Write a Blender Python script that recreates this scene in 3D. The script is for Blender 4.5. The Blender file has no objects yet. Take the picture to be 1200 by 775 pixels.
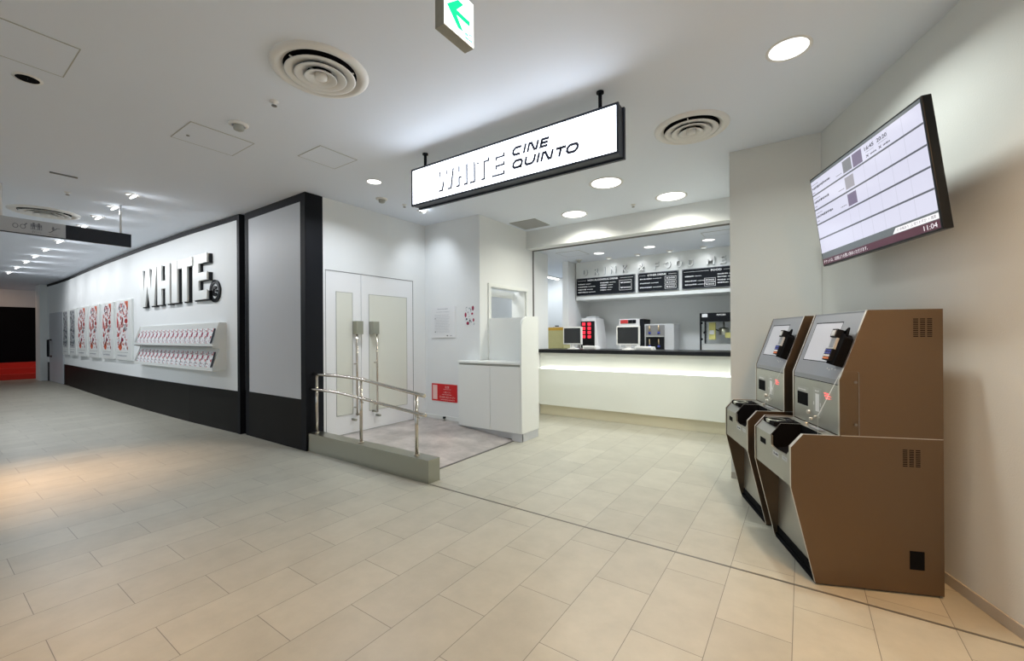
import bpy, bmesh, math, random
from mathutils import Vector, Matrix
PI = math.pi
R = math.radians
random.seed(7)
S = bpy.context.scene
COL = S.collection

# ------------------------------------------------------------------ camera
cam_d = bpy.data.cameras.new('camera'); cam = bpy.data.objects.new('camera', cam_d); COL.objects.link(cam)
cam_d.sensor_width = 36.0; cam_d.lens = 493.0 / 1200 * 36; cam_d.shift_y = 5.6 / 1200; cam_d.clip_start = 0.02
CAM_A = math.atan2(339.5, 493.0)
cam.matrix_world = Matrix.Translation((0, 0, 1.335)) @ Matrix.Rotation(CAM_A, 4, 'Z') @ Matrix.Rotation(PI / 2, 4, 'X') @ Matrix.Rotation(-0.0062, 4, 'Z')
S.camera = cam
# ------------------------------------------------------------------ exposure, world
S.view_settings.view_transform = 'Standard'; S.view_settings.look = 'None'
S.view_settings.gamma = 1.0; S.view_settings.use_curve_mapping = False
S.view_settings.exposure = 0.30
W = bpy.data.worlds.new('world'); S.world = W; W.use_nodes = True
bg = W.node_tree.nodes['Background']; bg.inputs[0].default_value = (0.78, 0.91, 1.0, 1); bg.inputs[1].default_value = 0.50

def area(name, loc, size, power, color, aim=None, size_y=None, spread=180, shape=None):
    d = bpy.data.lights.new(name, 'AREA'); d.energy = power; d.color = color; d.size = size
    d.shape = shape or ('RECTANGLE' if size_y else 'DISK')
    if size_y: d.size_y = size_y
    d.spread = R(spread)
    o = bpy.data.objects.new(name, d); COL.objects.link(o); o.location = loc
    if aim is not None:
        v = Vector(aim) - Vector(loc); o.rotation_euler = v.to_track_quat('-Z', 'Y').to_euler()
    return o
def spot(name, loc, power, color, aim, angle=60, blend=0.6, radius=0.04):
    d = bpy.data.lights.new(name, 'SPOT'); d.energy = power; d.color = color; d.spot_size = R(angle); d.spot_blend = blend; d.shadow_soft_size = radius
    o = bpy.data.objects.new(name, d); COL.objects.link(o); o.location = loc
    v = Vector(aim) - Vector(loc); o.rotation_euler = v.to_track_quat('-Z', 'Y').to_euler()
    return o
WARM = (1.0, 0.58, 0.26); NEUT = (0.95, 1.0, 0.95); COOL = (0.86, 0.92, 1.0)
# mall lights behind the camera
area('mall_light', (1.25, -0.2, 2.98), 0.7, 24, WARM, (1.0, 1.6, 0), spread=130)
area('mall_light', (0.72, 1.30, 2.98), 0.3, 15, WARM, (0.62, 2.2, 0), spread=100)
area('mall_light', (-2.8, -0.5, 2.98), 0.5, 11, WARM, (-2.2, 0.2, 0), spread=75)
area('mall_light', (-6.2, -0.4, 2.98), 0.4, 12, WARM, (-5.8, 0.7, 0), spread=50)
area('mall_light', (-9.5, -0.8, 2.98), 1.2, 40, COOL, (-9.5, 1.2, 0), spread=140)
area('mall_light', (-0.3, -2.5, 2.9), 2.6, 12, (0.85, 0.96, 1.0), (-1.0, 1.8, 0.4), spread=170)

# ------------------------------------------------------------------ materials
def mat(name, col, rough=0.5, metal=0.0, emit=0.0, ecol=None, noise=0.0, nscale=8.0, bump=0.0, bscale=60.0, trans=0.0, ior=1.45, spec=None, alpha=None, aniso=None):
    m = bpy.data.materials.new(name); m.use_nodes = True; nt = m.node_tree; b = nt.nodes['Principled BSDF']
    c = (*col, 1); b.inputs['Base Color'].default_value = c; b.inputs['Roughness'].default_value = rough; b.inputs['Metallic'].default_value = metal
    b.inputs['IOR'].default_value = ior; b.inputs['Transmission Weight'].default_value = trans
    if spec is not None: b.inputs['Specular IOR Level'].default_value = spec
    if alpha is not None: b.inputs['Alpha'].default_value = alpha
    if emit: b.inputs['Emission Color'].default_value = (*(ecol or col), 1); b.inputs['Emission Strength'].default_value = emit
    tc = nt.nodes.new('ShaderNodeTexCoord')
    if noise:
        n = nt.nodes.new('ShaderNodeTexNoise'); n.inputs['Scale'].default_value = nscale; n.inputs['Detail'].default_value = 5
        mp = nt.nodes.new('ShaderNodeMapRange'); mp.inputs[3].default_value = 1 - noise; mp.inputs[4].default_value = 1 + noise
        mx = nt.nodes.new('ShaderNodeMix'); mx.data_type = 'RGBA'; mx.blend_type = 'MULTIPLY'; mx.inputs[0].default_value = 1
        nt.links.new(tc.outputs['Object'], n.inputs['Vector']); nt.links.new(n.outputs[0], mp.inputs[0])
        mx.inputs[6].default_value = c; nt.links.new(mp.outputs[0], mx.inputs[7]); nt.links.new(mx.outputs[2], b.inputs['Base Color'])
    if bump:
        n = nt.nodes.new('ShaderNodeTexNoise'); n.inputs['Scale'].default_value = bscale; n.inputs['Detail'].default_value = 3
        bp = nt.nodes.new('ShaderNodeBump'); bp.inputs['Strength'].default_value = bump; bp.inputs['Distance'].default_value = 0.01
        if aniso:
            mpn = nt.nodes.new('ShaderNodeMapping'); mpn.inputs['Scale'].default_value = aniso
            nt.links.new(tc.outputs['Object'], mpn.inputs['Vector']); nt.links.new(mpn.outputs[0], n.inputs['Vector'])
        else: nt.links.new(tc.outputs['Object'], n.inputs['Vector'])
        nt.links.new(n.outputs[0], bp.inputs['Height']); nt.links.new(bp.outputs[0], b.inputs['Normal'])
    return m
def tile_mat(name, col, bw, rh, x0, y0, mortar, mcol, var=0.06, rough=0.42, msize=0.0014, offset=0.5, nsc=5.0, nv=0.16):
    m = bpy.data.materials.new(name); m.use_nodes = True; nt = m.node_tree; b = nt.nodes['Principled BSDF']
    b.inputs['Roughness'].default_value = rough
    g = nt.nodes.new('ShaderNodeNewGeometry'); sep = nt.nodes.new('ShaderNodeSeparateXYZ'); nt.links.new(g.outputs['Position'], sep.inputs[0])
    def mth(op, a, bb):
        n = nt.nodes.new('ShaderNodeMath'); n.operation = op
        for i, v in enumerate((a, bb)):
            if isinstance(v, (int, float)): n.inputs[i].default_value = v
            elif v is not None: nt.links.new(v, n.inputs[i])
        return n.outputs[0]
    u = mth('SUBTRACT', sep.outputs[1], y0); v = mth('SUBTRACT', sep.outputs[0], x0)
    cb = nt.nodes.new('ShaderNodeCombineXYZ'); nt.links.new(u, cb.inputs[0]); nt.links.new(v, cb.inputs[1])
    br = nt.nodes.new('ShaderNodeTexBrick'); br.offset = offset; br.offset_frequency = 2; br.squash = 1; br.inputs['Scale'].default_value = 1
    br.inputs['Brick Width'].default_value = bw; br.inputs['Row Height'].default_value = rh; br.inputs['Mortar Size'].default_value = msize; br.inputs['Mortar Smooth'].default_value = 0.1; br.inputs['Bias'].default_value = 0
    br.inputs['Color1'].default_value = (*[c * (1 - var) for c in col], 1); br.inputs['Color2'].default_value = (*[c * (1 + var) for c in col], 1); br.inputs['Mortar'].default_value = (*mcol, 1)
    nt.links.new(cb.outputs[0], br.inputs['Vector'])
    n = nt.nodes.new('ShaderNodeTexNoise'); n.inputs['Scale'].default_value = nsc; n.inputs['Detail'].default_value = 8; n.inputs['Roughness'].default_value = 0.65
    nt.links.new(g.outputs['Position'], n.inputs['Vector'])
    mp = nt.nodes.new('ShaderNodeMapRange'); mp.inputs[3].default_value = 1 - nv; mp.inputs[4].default_value = 1 + nv; nt.links.new(n.outputs[0], mp.inputs[0])
    mx = nt.nodes.new('ShaderNodeMix'); mx.data_type = 'RGBA'; mx.blend_type = 'MULTIPLY'; mx.inputs[0].default_value = 1
    nt.links.new(br.outputs['Color'], mx.inputs[6]); nt.links.new(mp.outputs[0], mx.inputs[7]); nt.links.new(mx.outputs[2], b.inputs['Base Color'])
    bp = nt.nodes.new('ShaderNodeBump'); bp.inputs['Strength'].default_value = 0.3; bp.inputs['Distance'].default_value = 0.002; bp.invert = True
    nt.links.new(br.outputs['Fac'], bp.inputs['Height']); nt.links.new(bp.outputs[0], b.inputs['Normal'])
    return m
M = {}
M['floor'] = tile_mat('beige_floor_tile', (0.415, 0.400, 0.335), 0.6044, 0.3022, -0.0400 - 0.3022 * 60, -0.2460 - 0.6044 * 20, None, (0.16, 0.15, 0.13), rough=0.38, msize=0.0016, nv=0.20)
M['ramp'] = tile_mat('mottled_landing_tile', (0.44, 0.40, 0.375), 0.6, 0.6, -30.0, -29.7, None, (0.40, 0.36, 0.33), var=0.08, rough=0.35, offset=0.0, nsc=3.6, nv=0.85)
M['ceil'] = mat('white_ceiling_paint', (0.78, 0.83, 0.91), 0.8)
M['wall'] = mat('white_wallpaper', (0.78, 0.80, 0.80), 0.75, bump=0.05, bscale=180)
M['wallR'] = mat('textured_wallpaper', (0.70, 0.71, 0.68), 0.8, bump=0.12, bscale=160)
M['white'] = mat('white_laminate', (0.80, 0.82, 0.80), 0.35)
M['cream'] = mat('cream_laminate', (0.76, 0.78, 0.72), 0.30)
M['beige'] = mat('beige_plinth', (0.72, 0.67, 0.50), 0.4)
M['dark'] = mat('dark_brown_laminate', (0.006, 0.0055, 0.005), 0.5, noise=0.3, nscale=3, spec=0.18)
M['black'] = mat('black_paint', (0.006, 0.007, 0.010), 0.55, spec=0.2)
M['blackg'] = mat('black_gloss', (0.006, 0.007, 0.009), 0.3, spec=0.35)
M['matte'] = mat('matte_black', (0.004, 0.004, 0.005), 0.9, spec=0.1)
M['panelgrey'] = mat('pale_grey_panel', (0.56, 0.58, 0.61), 0.45)
M['base'] = mat('taupe_baseboard', (0.46, 0.42, 0.36), 0.5)
M['steel'] = mat('brushed_stainless', (0.40, 0.40, 0.34), 0.30, metal=1.0, bump=0.02, bscale=40, aniso=(1, 1, 30))
M['chrome'] = mat('polished_rail_steel', (0.62, 0.57, 0.50), 0.16, metal=1.0)
M['doorp'] = mat('white_door_paint', (0.80, 0.81, 0.82), 0.32)
M['doorglass'] = mat('cream_door_inset', (0.70, 0.71, 0.64), 0.20)
M['line'] = mat('grey_joint', (0.22, 0.22, 0.22), 0.6)
M['strip'] = mat('grey_metal_strip', (0.20, 0.19, 0.18), 0.35, metal=0.6)
M['dif'] = mat('white_diffuser_enamel', (0.78, 0.77, 0.74), 0.35)
M['grille'] = mat('grey_grille', (0.40, 0.41, 0.38), 0.6)
M['lamp'] = mat('lit_lamp', (1, 1, 1), emit=3.0, ecol=(1, 1, 0.97))
M['signlit'] = mat('lit_sign_face', (1, 1, 1), emit=3.6, ecol=(0.84, 0.91, 1.0))
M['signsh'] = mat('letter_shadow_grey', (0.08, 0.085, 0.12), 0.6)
M['navy'] = mat('navy_lettering', (0.03, 0.035, 0.07), 0.5)
M['frame'] = mat('sign_frame_slate', (0.035, 0.042, 0.06), 0.35, metal=0.3)
M['exitw'] = mat('lit_exit_face', (1, 1, 1), emit=1.5, ecol=(0.97, 1, 0.98))
M['exitg'] = mat('lit_exit_green', (0.0, 0.55, 0.25), emit=0.9, ecol=(0.0, 0.80, 0.32))
M['exitc'] = mat('exit_casing', (0.33, 0.31, 0.26), 0.45, metal=0.5, noise=0.15, nscale=30)
M['kside'] = mat('warm_reflection_steel', (0.165, 0.115, 0.074), 0.36, metal=0.8)  # grey steel, with the warm light's brown reflection put into the base colour
M['kfront'] = mat('grey_steel_sheet', (0.36, 0.36, 0.33), 0.36, metal=0.85)
M['kslope'] = mat('slate_steel_sheet', (0.30, 0.31, 0.34), 0.45, metal=0.6)
M['kedge'] = mat('bright_steel_edge', (0.62, 0.58, 0.52), 0.3, metal=0.9)
M['kscreen'] = mat('pale_touch_screen', (0.42, 0.42, 0.45), 0.15, emit=0.17, ecol=(0.75, 0.76, 0.84))
M['acryl'] = mat('clear_acrylic', (0.93, 0.95, 0.94), 0.04, trans=1.0, ior=1.15, alpha=0.35)
M['glass'] = mat('case_glass', (0.9, 0.94, 0.93), 0.03, trans=1.0, ior=1.2, alpha=0.3)
M['redled'] = mat('red_led', (0.8, 0.05, 0.05), emit=1.6, ecol=(1, 0.12, 0.12))
M['tvw'] = mat('screen_lavender', (0.02, 0.02, 0.02), 0.15, emit=0.72, ecol=(0.80, 0.80, 0.97))
M['tvg'] = mat('screen_grey', (0.02, 0.02, 0.02), 0.15, emit=0.20, ecol=(0.50, 0.58, 0.62))
M['tvline'] = mat('screen_dark_line', (0.02, 0.02, 0.02), 0.15, emit=0.11, ecol=(0.70, 0.75, 0.95))
M['tvfaint'] = mat('screen_faint_line', (0.02, 0.02, 0.02), 0.15, emit=0.60, ecol=(0.78, 0.79, 0.95))
M['tvmar'] = mat('screen_maroon', (0.02, 0.005, 0.01), 0.15, emit=0.11, ecol=(0.55, 0.12, 0.25))
M['tvtxt'] = mat('screen_text_dark', (0.02, 0.02, 0.02), 0.2, emit=0.05, ecol=(0.4, 0.4, 0.7))
M['tvwhite'] = mat('screen_text_white', (0.02, 0.02, 0.02), 0.2, emit=0.85, ecol=(1, 0.97, 1))
M['thumbA'] = mat('screen_thumb_grey', (0.02, 0.02, 0.02), 0.2, emit=0.22, ecol=(0.80, 0.82, 0.90), noise=0.0)
M['thumbB'] = mat('screen_thumb_purple', (0.02, 0.02, 0.02), 0.2, emit=0.24, ecol=(0.62, 0.50, 0.82))
M['thumbC'] = mat('screen_thumb_pale', (0.02, 0.02, 0.02), 0.2, emit=0.34, ecol=(0.85, 0.82, 0.92))
M['paper'] = mat('white_paper', (0.78, 0.79, 0.80), 0.6)
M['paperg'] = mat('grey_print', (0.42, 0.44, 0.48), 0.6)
M['ink'] = mat('dark_ink', (0.06, 0.065, 0.09), 0.6)
M['teal'] = mat('grey_green_ink', (0.22, 0.33, 0.33), 0.6)
M['red'] = mat('red_ink', (0.62, 0.045, 0.045), 0.55)
M['crim'] = mat('crimson_ink', (0.35, 0.01, 0.06), 0.55)
M['orange'] = mat('orange_red_ink', (0.72, 0.13, 0.05), 0.55)
M['signred'] = mat('red_sign_board', (0.62, 0.008, 0.012), 0.4)
M['pink'] = mat('pale_pink_lettering', (0.85, 0.55, 0.52), 0.5)
M['board'] = mat('black_menu_board', (0.007, 0.009, 0.012), 0.6, spec=0.2)
M['chalk'] = mat('white_lettering', (0.80, 0.80, 0.80), 0.5)
M['corrp'] = mat('pale_plate', (0.50, 0.52, 0.55), 0.4)
M['corrd'] = mat('black_blue_plate', (0.008, 0.012, 0.022), 0.3)
M['picto'] = mat('grey_pictogram', (0.16, 0.17, 0.20), 0.5)
M['grey'] = mat('light_grey_plastic', (0.52, 0.53, 0.54), 0.4)
M['whitep'] = mat('white_plastic', (0.80, 0.80, 0.80), 0.35)
M['scr'] = mat('off_screen', (0.022, 0.024, 0.028), 0.25)
M['btnred'] = mat('lit_red_button', (0.8, 0.02, 0.04), emit=0.8, ecol=(1, 0.03, 0.06))
M['brass'] = mat('brass', (0.72, 0.55, 0.32), 0.3, metal=0.8)
M['carton'] = mat('olive_carton', (0.42, 0.40, 0.20), 0.8, noise=0.1, nscale=10)
M['tape'] = mat('ochre_band', (0.45, 0.27, 0.03), 0.7)
M['redcarpet'] = mat('red_carpet', (0.70, 0.03, 0.015), 0.8)
M['popc'] = mat('popcorn_yellow', (0.75, 0.70, 0.25), 0.8)
M['blue'] = mat('blue_key', (0.05, 0.07, 0.35), 0.4)
M['orkey'] = mat('orange_key', (0.75, 0.22, 0.08), 0.4)
M['keyw'] = mat('white_key', (0.7, 0.7, 0.75), 0.4)

# ------------------------------------------------------------------ mesh helper
class MB:
    def __init__(s): s.v = []; s.f = []; s.m = []; s.s = []; s.mats = []; s.T = Matrix.Identity(4)
    def mi(s, m):
        m = M[m] if isinstance(m, str) else m
        if m not in s.mats: s.mats.append(m)
        return s.mats.index(m)
    def add(s, vs, fs, m, smooth=False):
        b = len(s.v); k = s.mi(m)
        s.v += [s.T @ Vector(p) for p in vs]
        for f in fs: s.f.append([b + i for i in f]); s.m.append(k); s.s.append(smooth)
        return s
    def box(s, a, b, m):
        x0, x1 = sorted((a[0], b[0])); y0, y1 = sorted((a[1], b[1])); z0, z1 = sorted((a[2], b[2]))
        return s.add([(x0, y0, z0), (x1, y0, z0), (x1, y1, z0), (x0, y1, z0), (x0, y0, z1), (x1, y0, z1), (x1, y1, z1), (x0, y1, z1)],
                     [(0, 3, 2, 1), (4, 5, 6, 7), (0, 1, 5, 4), (1, 2, 6, 5), (2, 3, 7, 6), (3, 0, 4, 7)], m)
    def prism(s, poly, o, u, v, n, depth, m, m_side=None):
        # poly in (a,b) on frame o,u,v ; extruded from 0 to depth along n
        o, u, v, n = Vector(o), Vector(u), Vector(v), Vector(n)
        k = len(poly); A = [o + u * a + v * b for a, b in poly]; B = [p + n * depth for p in A]
        flip = (u.cross(v)).dot(n) * depth > 0
        area2 = sum(poly[i][0] * poly[(i + 1) % k][1] - poly[(i + 1) % k][0] * poly[i][1] for i in range(k))
        if area2 < 0: flip = not flip
        lo = list(range(k)); hi = list(range(k, 2 * k))
        s.add(A + B, [lo[::-1] if flip else lo, hi if flip else hi[::-1]], m)
        side = []
        for i in range(k):
            j = (i + 1) % k; q = [i, j, k + j, k + i]; side.append(q if flip else q[::-1])
        return s.add(A + B, side, m_side or m)
    def lathe(s, prof, o, ax, m, seg=32, smooth=True, closed=False):
        # prof: list (r, h) along axis ax from o
        o = Vector(o); ax = Vector(ax).normalized(); u = ax.orthogonal().normalized(); w = ax.cross(u)
        vs = []; n = len(prof)
        for r, h in prof:
            for i in range(seg):
                a = 2 * PI * i / seg; vs.append(o + ax * h + (u * math.cos(a) + w * math.sin(a)) * r)
        fs = []
        for j in range(n - 1):
            for i in range(seg):
                i2 = (i + 1) % seg; fs.append((j * seg + i, j * seg + i2, (j + 1) * seg + i2, (j + 1) * seg + i))
        if closed:
            s.add(vs, [tuple(range(seg))[::-1], tuple(range((n - 1) * seg, n * seg))], m)
        return s.add(vs, fs, m, smooth)
    def cyl(s, a, b, r, m, seg=20, r2=None):
        a = Vector(a); b = Vector(b); L = (b - a).length
        return s.lathe([(r, 0), (r2 if r2 is not None else r, L)], a, b - a, m, seg, True, True)
    def tube(s, pts, r, m, seg=12):
        pts = [Vector(p) for p in pts]; n = len(pts); vs = []; prev = None
        for i, p in enumerate(pts):
            t = (pts[min(i + 1, n - 1)] - pts[max(i - 1, 0)]).normalized()
            u = t.orthogonal().normalized() if prev is None else (prev - t * prev.dot(t)).normalized()
            prev = u; w = t.cross(u)
            for k in range(seg):
                a = 2 * PI * k / seg; vs.append(p + (u * math.cos(a) + w * math.sin(a)) * r)
        fs = [(j * seg + i, j * seg + (i + 1) % seg, (j + 1) * seg + (i + 1) % seg, (j + 1) * seg + i) for j in range(n - 1) for i in range(seg)]
        s.add(vs, [tuple(range(seg))[::-1], tuple(range((n - 1) * seg, n * seg))], m)
        return s.add(vs, fs, m, True)
    def build(s, name, parent=None, org=None, bev=0.0, label=None, kind=None, cat=None, group=None):
        if org is None: org = Vector((0, 0, 0))
        org = Vector(org)
        me = bpy.data.meshes.new(name); me.from_pydata([tuple(p - org) for p in s.v], [], s.f)
        for m in s.mats: me.materials.append(m)
        me.polygons.foreach_set('material_index', s.m); me.polygons.foreach_set('use_smooth', s.s)
        bm = bmesh.new(); bm.from_mesh(me); bmesh.ops.remove_doubles(bm, verts=bm.verts, dist=1e-5); bmesh.ops.recalc_face_normals(bm, faces=bm.faces)
        bm.to_mesh(me); bm.free(); me.update()
        o = bpy.data.objects.new(name, me); COL.objects.link(o)
        if parent is not None: o.parent = parent
        else: o.location = org
        if bev:
            b = o.modifiers.new('bevel', 'BEVEL'); b.width = bev; b.segments = 2; b.limit_method = 'ANGLE'; b.angle_limit = R(40)
        if label: o['label'] = label
        if kind: o['kind'] = kind
        if cat: o['category'] = cat
        if group: o['group'] = group
        return o
def thing(name, label, cat, loc, rz=0, group=None):
    o = bpy.data.objects.new(name, None); COL.objects.link(o); o.empty_display_size = 0.1
    o.location = loc; o.rotation_euler = (0, 0, rz); o['label'] = label; o['category'] = cat
    if group: o['group'] = group
    return o
def struct(name, mb, bev=0, org=(0, 0, 0)): return mb.build(name, None, org, bev, kind='structure')
def part(name, mb, root, bev=0, label=None):   # mesh given in world axes, root unrotated
    p = root; off = Vector((0, 0, 0))
    while p is not None: off += Vector(p.location); p = p.parent
    o = mb.build(name, root, off, bev, label)
    return o
def lpart(name, mb, root, bev=0, label=None):  # mesh given in the root's own axes
    return mb.build(name, root, (0, 0, 0), bev, label)
def dup(root, loc, label=None):
    r = root.copy(); COL.objects.link(r); r.location = loc
    if label: r['label'] = label
    for ch in list(root.children):
        c = ch.copy(); COL.objects.link(c); c.parent = r
        for g in list(ch.children):
            d = g.copy(); COL.objects.link(d); d.parent = c
    return r
ORD = ['first', 'second', 'third', 'fourth', 'fifth', 'sixth', 'seventh', 'eighth', 'ninth', 'tenth', 'eleventh', 'twelfth', 'thirteenth', 'fourteenth', 'fifteenth', 'sixteenth', 'seventeenth']

_tc = {}
def text_mesh(txt, bold=0.0):
    key = (txt, bold)
    if key in _tc: return _tc[key]
    c = bpy.data.curves.new('t', 'FONT'); c.body = txt; c.size = 1; c.fill_mode = 'BOTH'; c.offset = bold; c.resolution_u = 2
    o = bpy.data.objects.new('t', c); COL.objects.link(o)
    bpy.context.view_layer.update(); dg = bpy.context.evaluated_depsgraph_get()
    me = bpy.data.meshes.new_from_object(o.evaluated_get(dg))
    vs = [(v.co.x, v.co.y) for v in me.vertices]; fs = [list(p.vertices) for p in me.polygons]
    bpy.data.objects.remove(o); bpy.data.curves.remove(c); bpy.data.meshes.remove(me)
    if vs:
        x0 = min(v[0] for v in vs); x1 = max(v[0] for v in vs); y0 = min(v[1] for v in vs); y1 = max(v[1] for v in vs)
        vs = [((x - x0) / max(x1 - x0, 1e-6), (y - y0) / max(y1 - y0, 1e-6)) for x, y in vs]
    _tc[key] = (vs, fs); return _tc[key]
def put_text(mb, txt, o, u, v, n, m, depth=0.0, bold=0.0, m_side=None, lift=0.0006):
    """txt stretched over the box spanned by vectors u (width) and v (height) at corner o; n points at the reader"""
    vs, fs = text_mesh(txt, bold); o, u, v, n = Vector(o), Vector(u), Vector(v), Vector(n).normalized()
    P = [o + u * a + v * b + n * (depth + lift) for a, b in vs]
    mb.add(P, fs, m)
    if depth:
        Q = [p - n * depth for p in P]; cnt = {}
        for f in fs:
            for i in range(len(f)):
                e = (f[i], f[(i + 1) % len(f)]); k = tuple(sorted(e)); cnt.setdefault(k, []).append(e)
        sides = [(e[0][0], e[0][1], e[0][1] + len(P), e[0][0] + len(P)) for e in cnt.values() if len(e) == 1]
        mb.add(P + Q, sides, m_side or m)
class Face:
    """flat printing on a real surface: origin o, unit u (right), unit v (up), n towards the reader"""
    def __init__(s, mb, o, u, v, n): s.mb = mb; s.o = Vector(o); s.u = Vector(u); s.v = Vector(v); s.n = Vector(n); s.k = 0.0006
    def P(s, a, b, l): return s.o + s.u * a + s.v * b + s.n * l
    def poly(s, pts, m, l=1): s.mb.add([s.P(a, b, s.k * l) for a, b in pts], [tuple(range(len(pts)))], m)
    def rect(s, a0, b0, a1, b1, m, l=1): s.poly([(a0, b0), (a1, b0), (a1, b1), (a0, b1)], m, l)
    def ell(s, a, b, ra, rb, m, l=1, seg=14): s.poly([(a + ra * math.cos(2 * PI * i / seg), b + rb * math.sin(2 * PI * i / seg)) for i in range(seg)], m, l)
    def ring(s, a, b, ra, rb, t, m, l=1, seg=24):
        for i in range(seg):
            c0, s0, c1, s1 = math.cos(2 * PI * i / seg), math.sin(2 * PI * i / seg), math.cos(2 * PI * (i + 1) / seg), math.sin(2 * PI * (i + 1) / seg)
            s.poly([(a + ra * c0, b + rb * s0), (a + ra * c1, b + rb * s1), (a + (ra - t) * c1, b + (rb - t) * s1), (a + (ra - t) * c0, b + (rb - t) * s0)], m, l)
    def frame(s, a0, b0, a1, b1, t, m, l=1):
        s.rect(a0, b0, a1, b0 + t, m, l); s.rect(a0, b1 - t, a1, b1, m, l); s.rect(a0, b0 + t, a0 + t, b1 - t, m, l); s.rect(a1 - t, b0 + t, a1, b1 - t, m, l)
    def text(s, t, a0, b0, a1, b1, m, l=1, bold=0.0): put_text(s.mb, t, s.P(a0, b0, 0), s.u * (a1 - a0), s.v * (b1 - b0), s.n, m, 0, bold, None, s.k * l)
    def dashes(s, a0, b0, a1, b1, m, rnd, l=1):
        a = a0
        while a < a1:
            w = rnd.uniform(0.5, 1.0) * (b1 - b0); e = min(a + w, a1)
            s.rect(a, b0 + rnd.uniform(0, .25) * (b1 - b0), e, b1 - rnd.uniform(0, .25) * (b1 - b0), m, l); a = e + 0.3 * (b1 - b0)
X, Y, Z = Vector((1, 0, 0)), Vector((0, 1, 0)), Vector((0, 0, 1))
CH = 3.02      # ceiling height
KC = 2.75      # kiosk kitchen ceiling

# ------------------------------------------------------------------ the setting
wl = [(-6.33, 2.645), (-8.0, 2.585), (-10.0, 2.56), (-12.5, 2.565), (-14.5, 2.60), (-17.0, 2.66), (-18.3, 2.655), (-19.8, 2.61)]
def wy(x):
    for (x0, y0), (x1, y1) in zip(wl, wl[1:]):
        if x1 <= x <= x0: return y0 + (y1 - y0) * (x - x0) / (x1 - x0)
    return wl[0][1] if x > wl[0][0] else wl[-1][1]
mb = MB(); mb.box((-26, -7, -0.1), (4.5, 9.5, 0), 'floor'); struct('floor', mb)
# right wall frame
cs, sn = 0.3721, -0.9282
D = Vector((cs, sn, 0)); N = Vector((-sn, cs, 0)).normalized()     # D along the wall towards the camera, N into the wall
def KW(s_, n_, z_): return D * s_ + N * n_ + Z * z_
# ceilings: main and corridor, with a narrow shadow gap between them
mb = MB(); mb.box((-6.235, -7, CH), (4.5, 9.5, CH + 0.1), 'ceil'); struct('ceiling', mb)
mb = MB(); mb.box((-26, -7, CH + 0.006), (-6.247, 9.5, CH + 0.1), 'ceil'); struct('ceiling_corridor', mb)
mb = MB(); mb.box((-6.249, -7, CH + 0.012), (-6.233, 2.6, CH + 0.11), 'line'); struct('trim_1', mb)
# left wall following its slight curve
def strip_wall(z0, z1, off, m, x_from=-6.41, x_to=-19.54, th=0.12):
    xs = [x_from] + [x for x, _ in wl if x_to < x < x_from] + [x_to]
    # refine
    xr = []
    for a, b in zip(xs, xs[1:]):
        n = max(1, int(abs(b - a) / 0.8)); xr += [a + (b - a) * i / n for i in range(n)]
    xr.append(xs[-1])
    F = [(x, wy(x) - off) for x in xr]; Bk = [(x, wy(x) + th) for x in xr[::-1]]
    q = MB(); q.prism(F + Bk, (0, 0, z0), X, Y, Z, z1 - z0, m); return q
struct('wall_left', strip_wall(0.0, CH, 0.0, 'wall'))
struct('trim_2', strip_wall(0.0, 0.585, 0.006, 'dark', -6.40))
struct('trim_3', strip_wall(2.955, CH, 0.012, 'black', -6.40))
mb = MB(); mb.box((-6.41, 2.628, 0), (-6.335, 2.80, CH), 'black'); struct('trim_4', mb, 0.003)
mb = MB(); mb.box((-6.335, 2.70, 0.0), (-6.25, 2.82, CH), 'panelgrey'); mb.box((-6.335, 2.690, 0), (-6.25, 2.70, 0.595), 'matte'); struct('wall_recess', mb)
# framed end panel
mb = MB()
mb.box((-6.25, 2.68, 0), (-4.745, 2.885, CH), 'black')
struct('wall_end', mb, 0.002)
mb = MB(); mb.box((-6.155, 2.668, 0.596), (-4.848, 2.682, 2.925), 'panelgrey'); struct('wall_end_panel', mb, 0.002)
mb = MB()
mb.box((-6.25, 2.664, 0), (-6.155, 2.68, CH), 'black'); mb.box((-4.848, 2.664, 0), (-4.745, 2.68, CH), 'black'); mb.box((-6.155, 2.664, 2.925), (-4.848, 2.68, CH), 'black'); mb.box((-6.155, 2.664, 0), (-4.848, 2.68, 0.596), 'dark')
struct('trim_5', mb, 0.002)
# corridor end
mb = MB(); mb.box((-20.3, 2.455, 0), (-19.55, 2.9, CH), 'wall'); struct('wall_corridor_end', mb, 0.004)
mb = MB(); mb.box((-22.6, -7, 0), (-22.4, 3.2, CH), 'matte'); mb.box((-22.4, 0.5, 2.42), (-22.36, 3.0, CH), 'corrp'); struct('wall_far', mb)
mb = MB()
for i in range(3): mb.box((-22.4 + 0.0, 0.8, 0), (-20.9 - 0.45 * i, 2.9, 0.17 * (i + 1)), 'redcarpet')
struct('steps_far', mb, 0.005)
area('far_light', (-21.0, 1.9, 2.95), 0.5, 7, (1, 0.6, 0.35), (-21.6, 2.1, 0))
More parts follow.
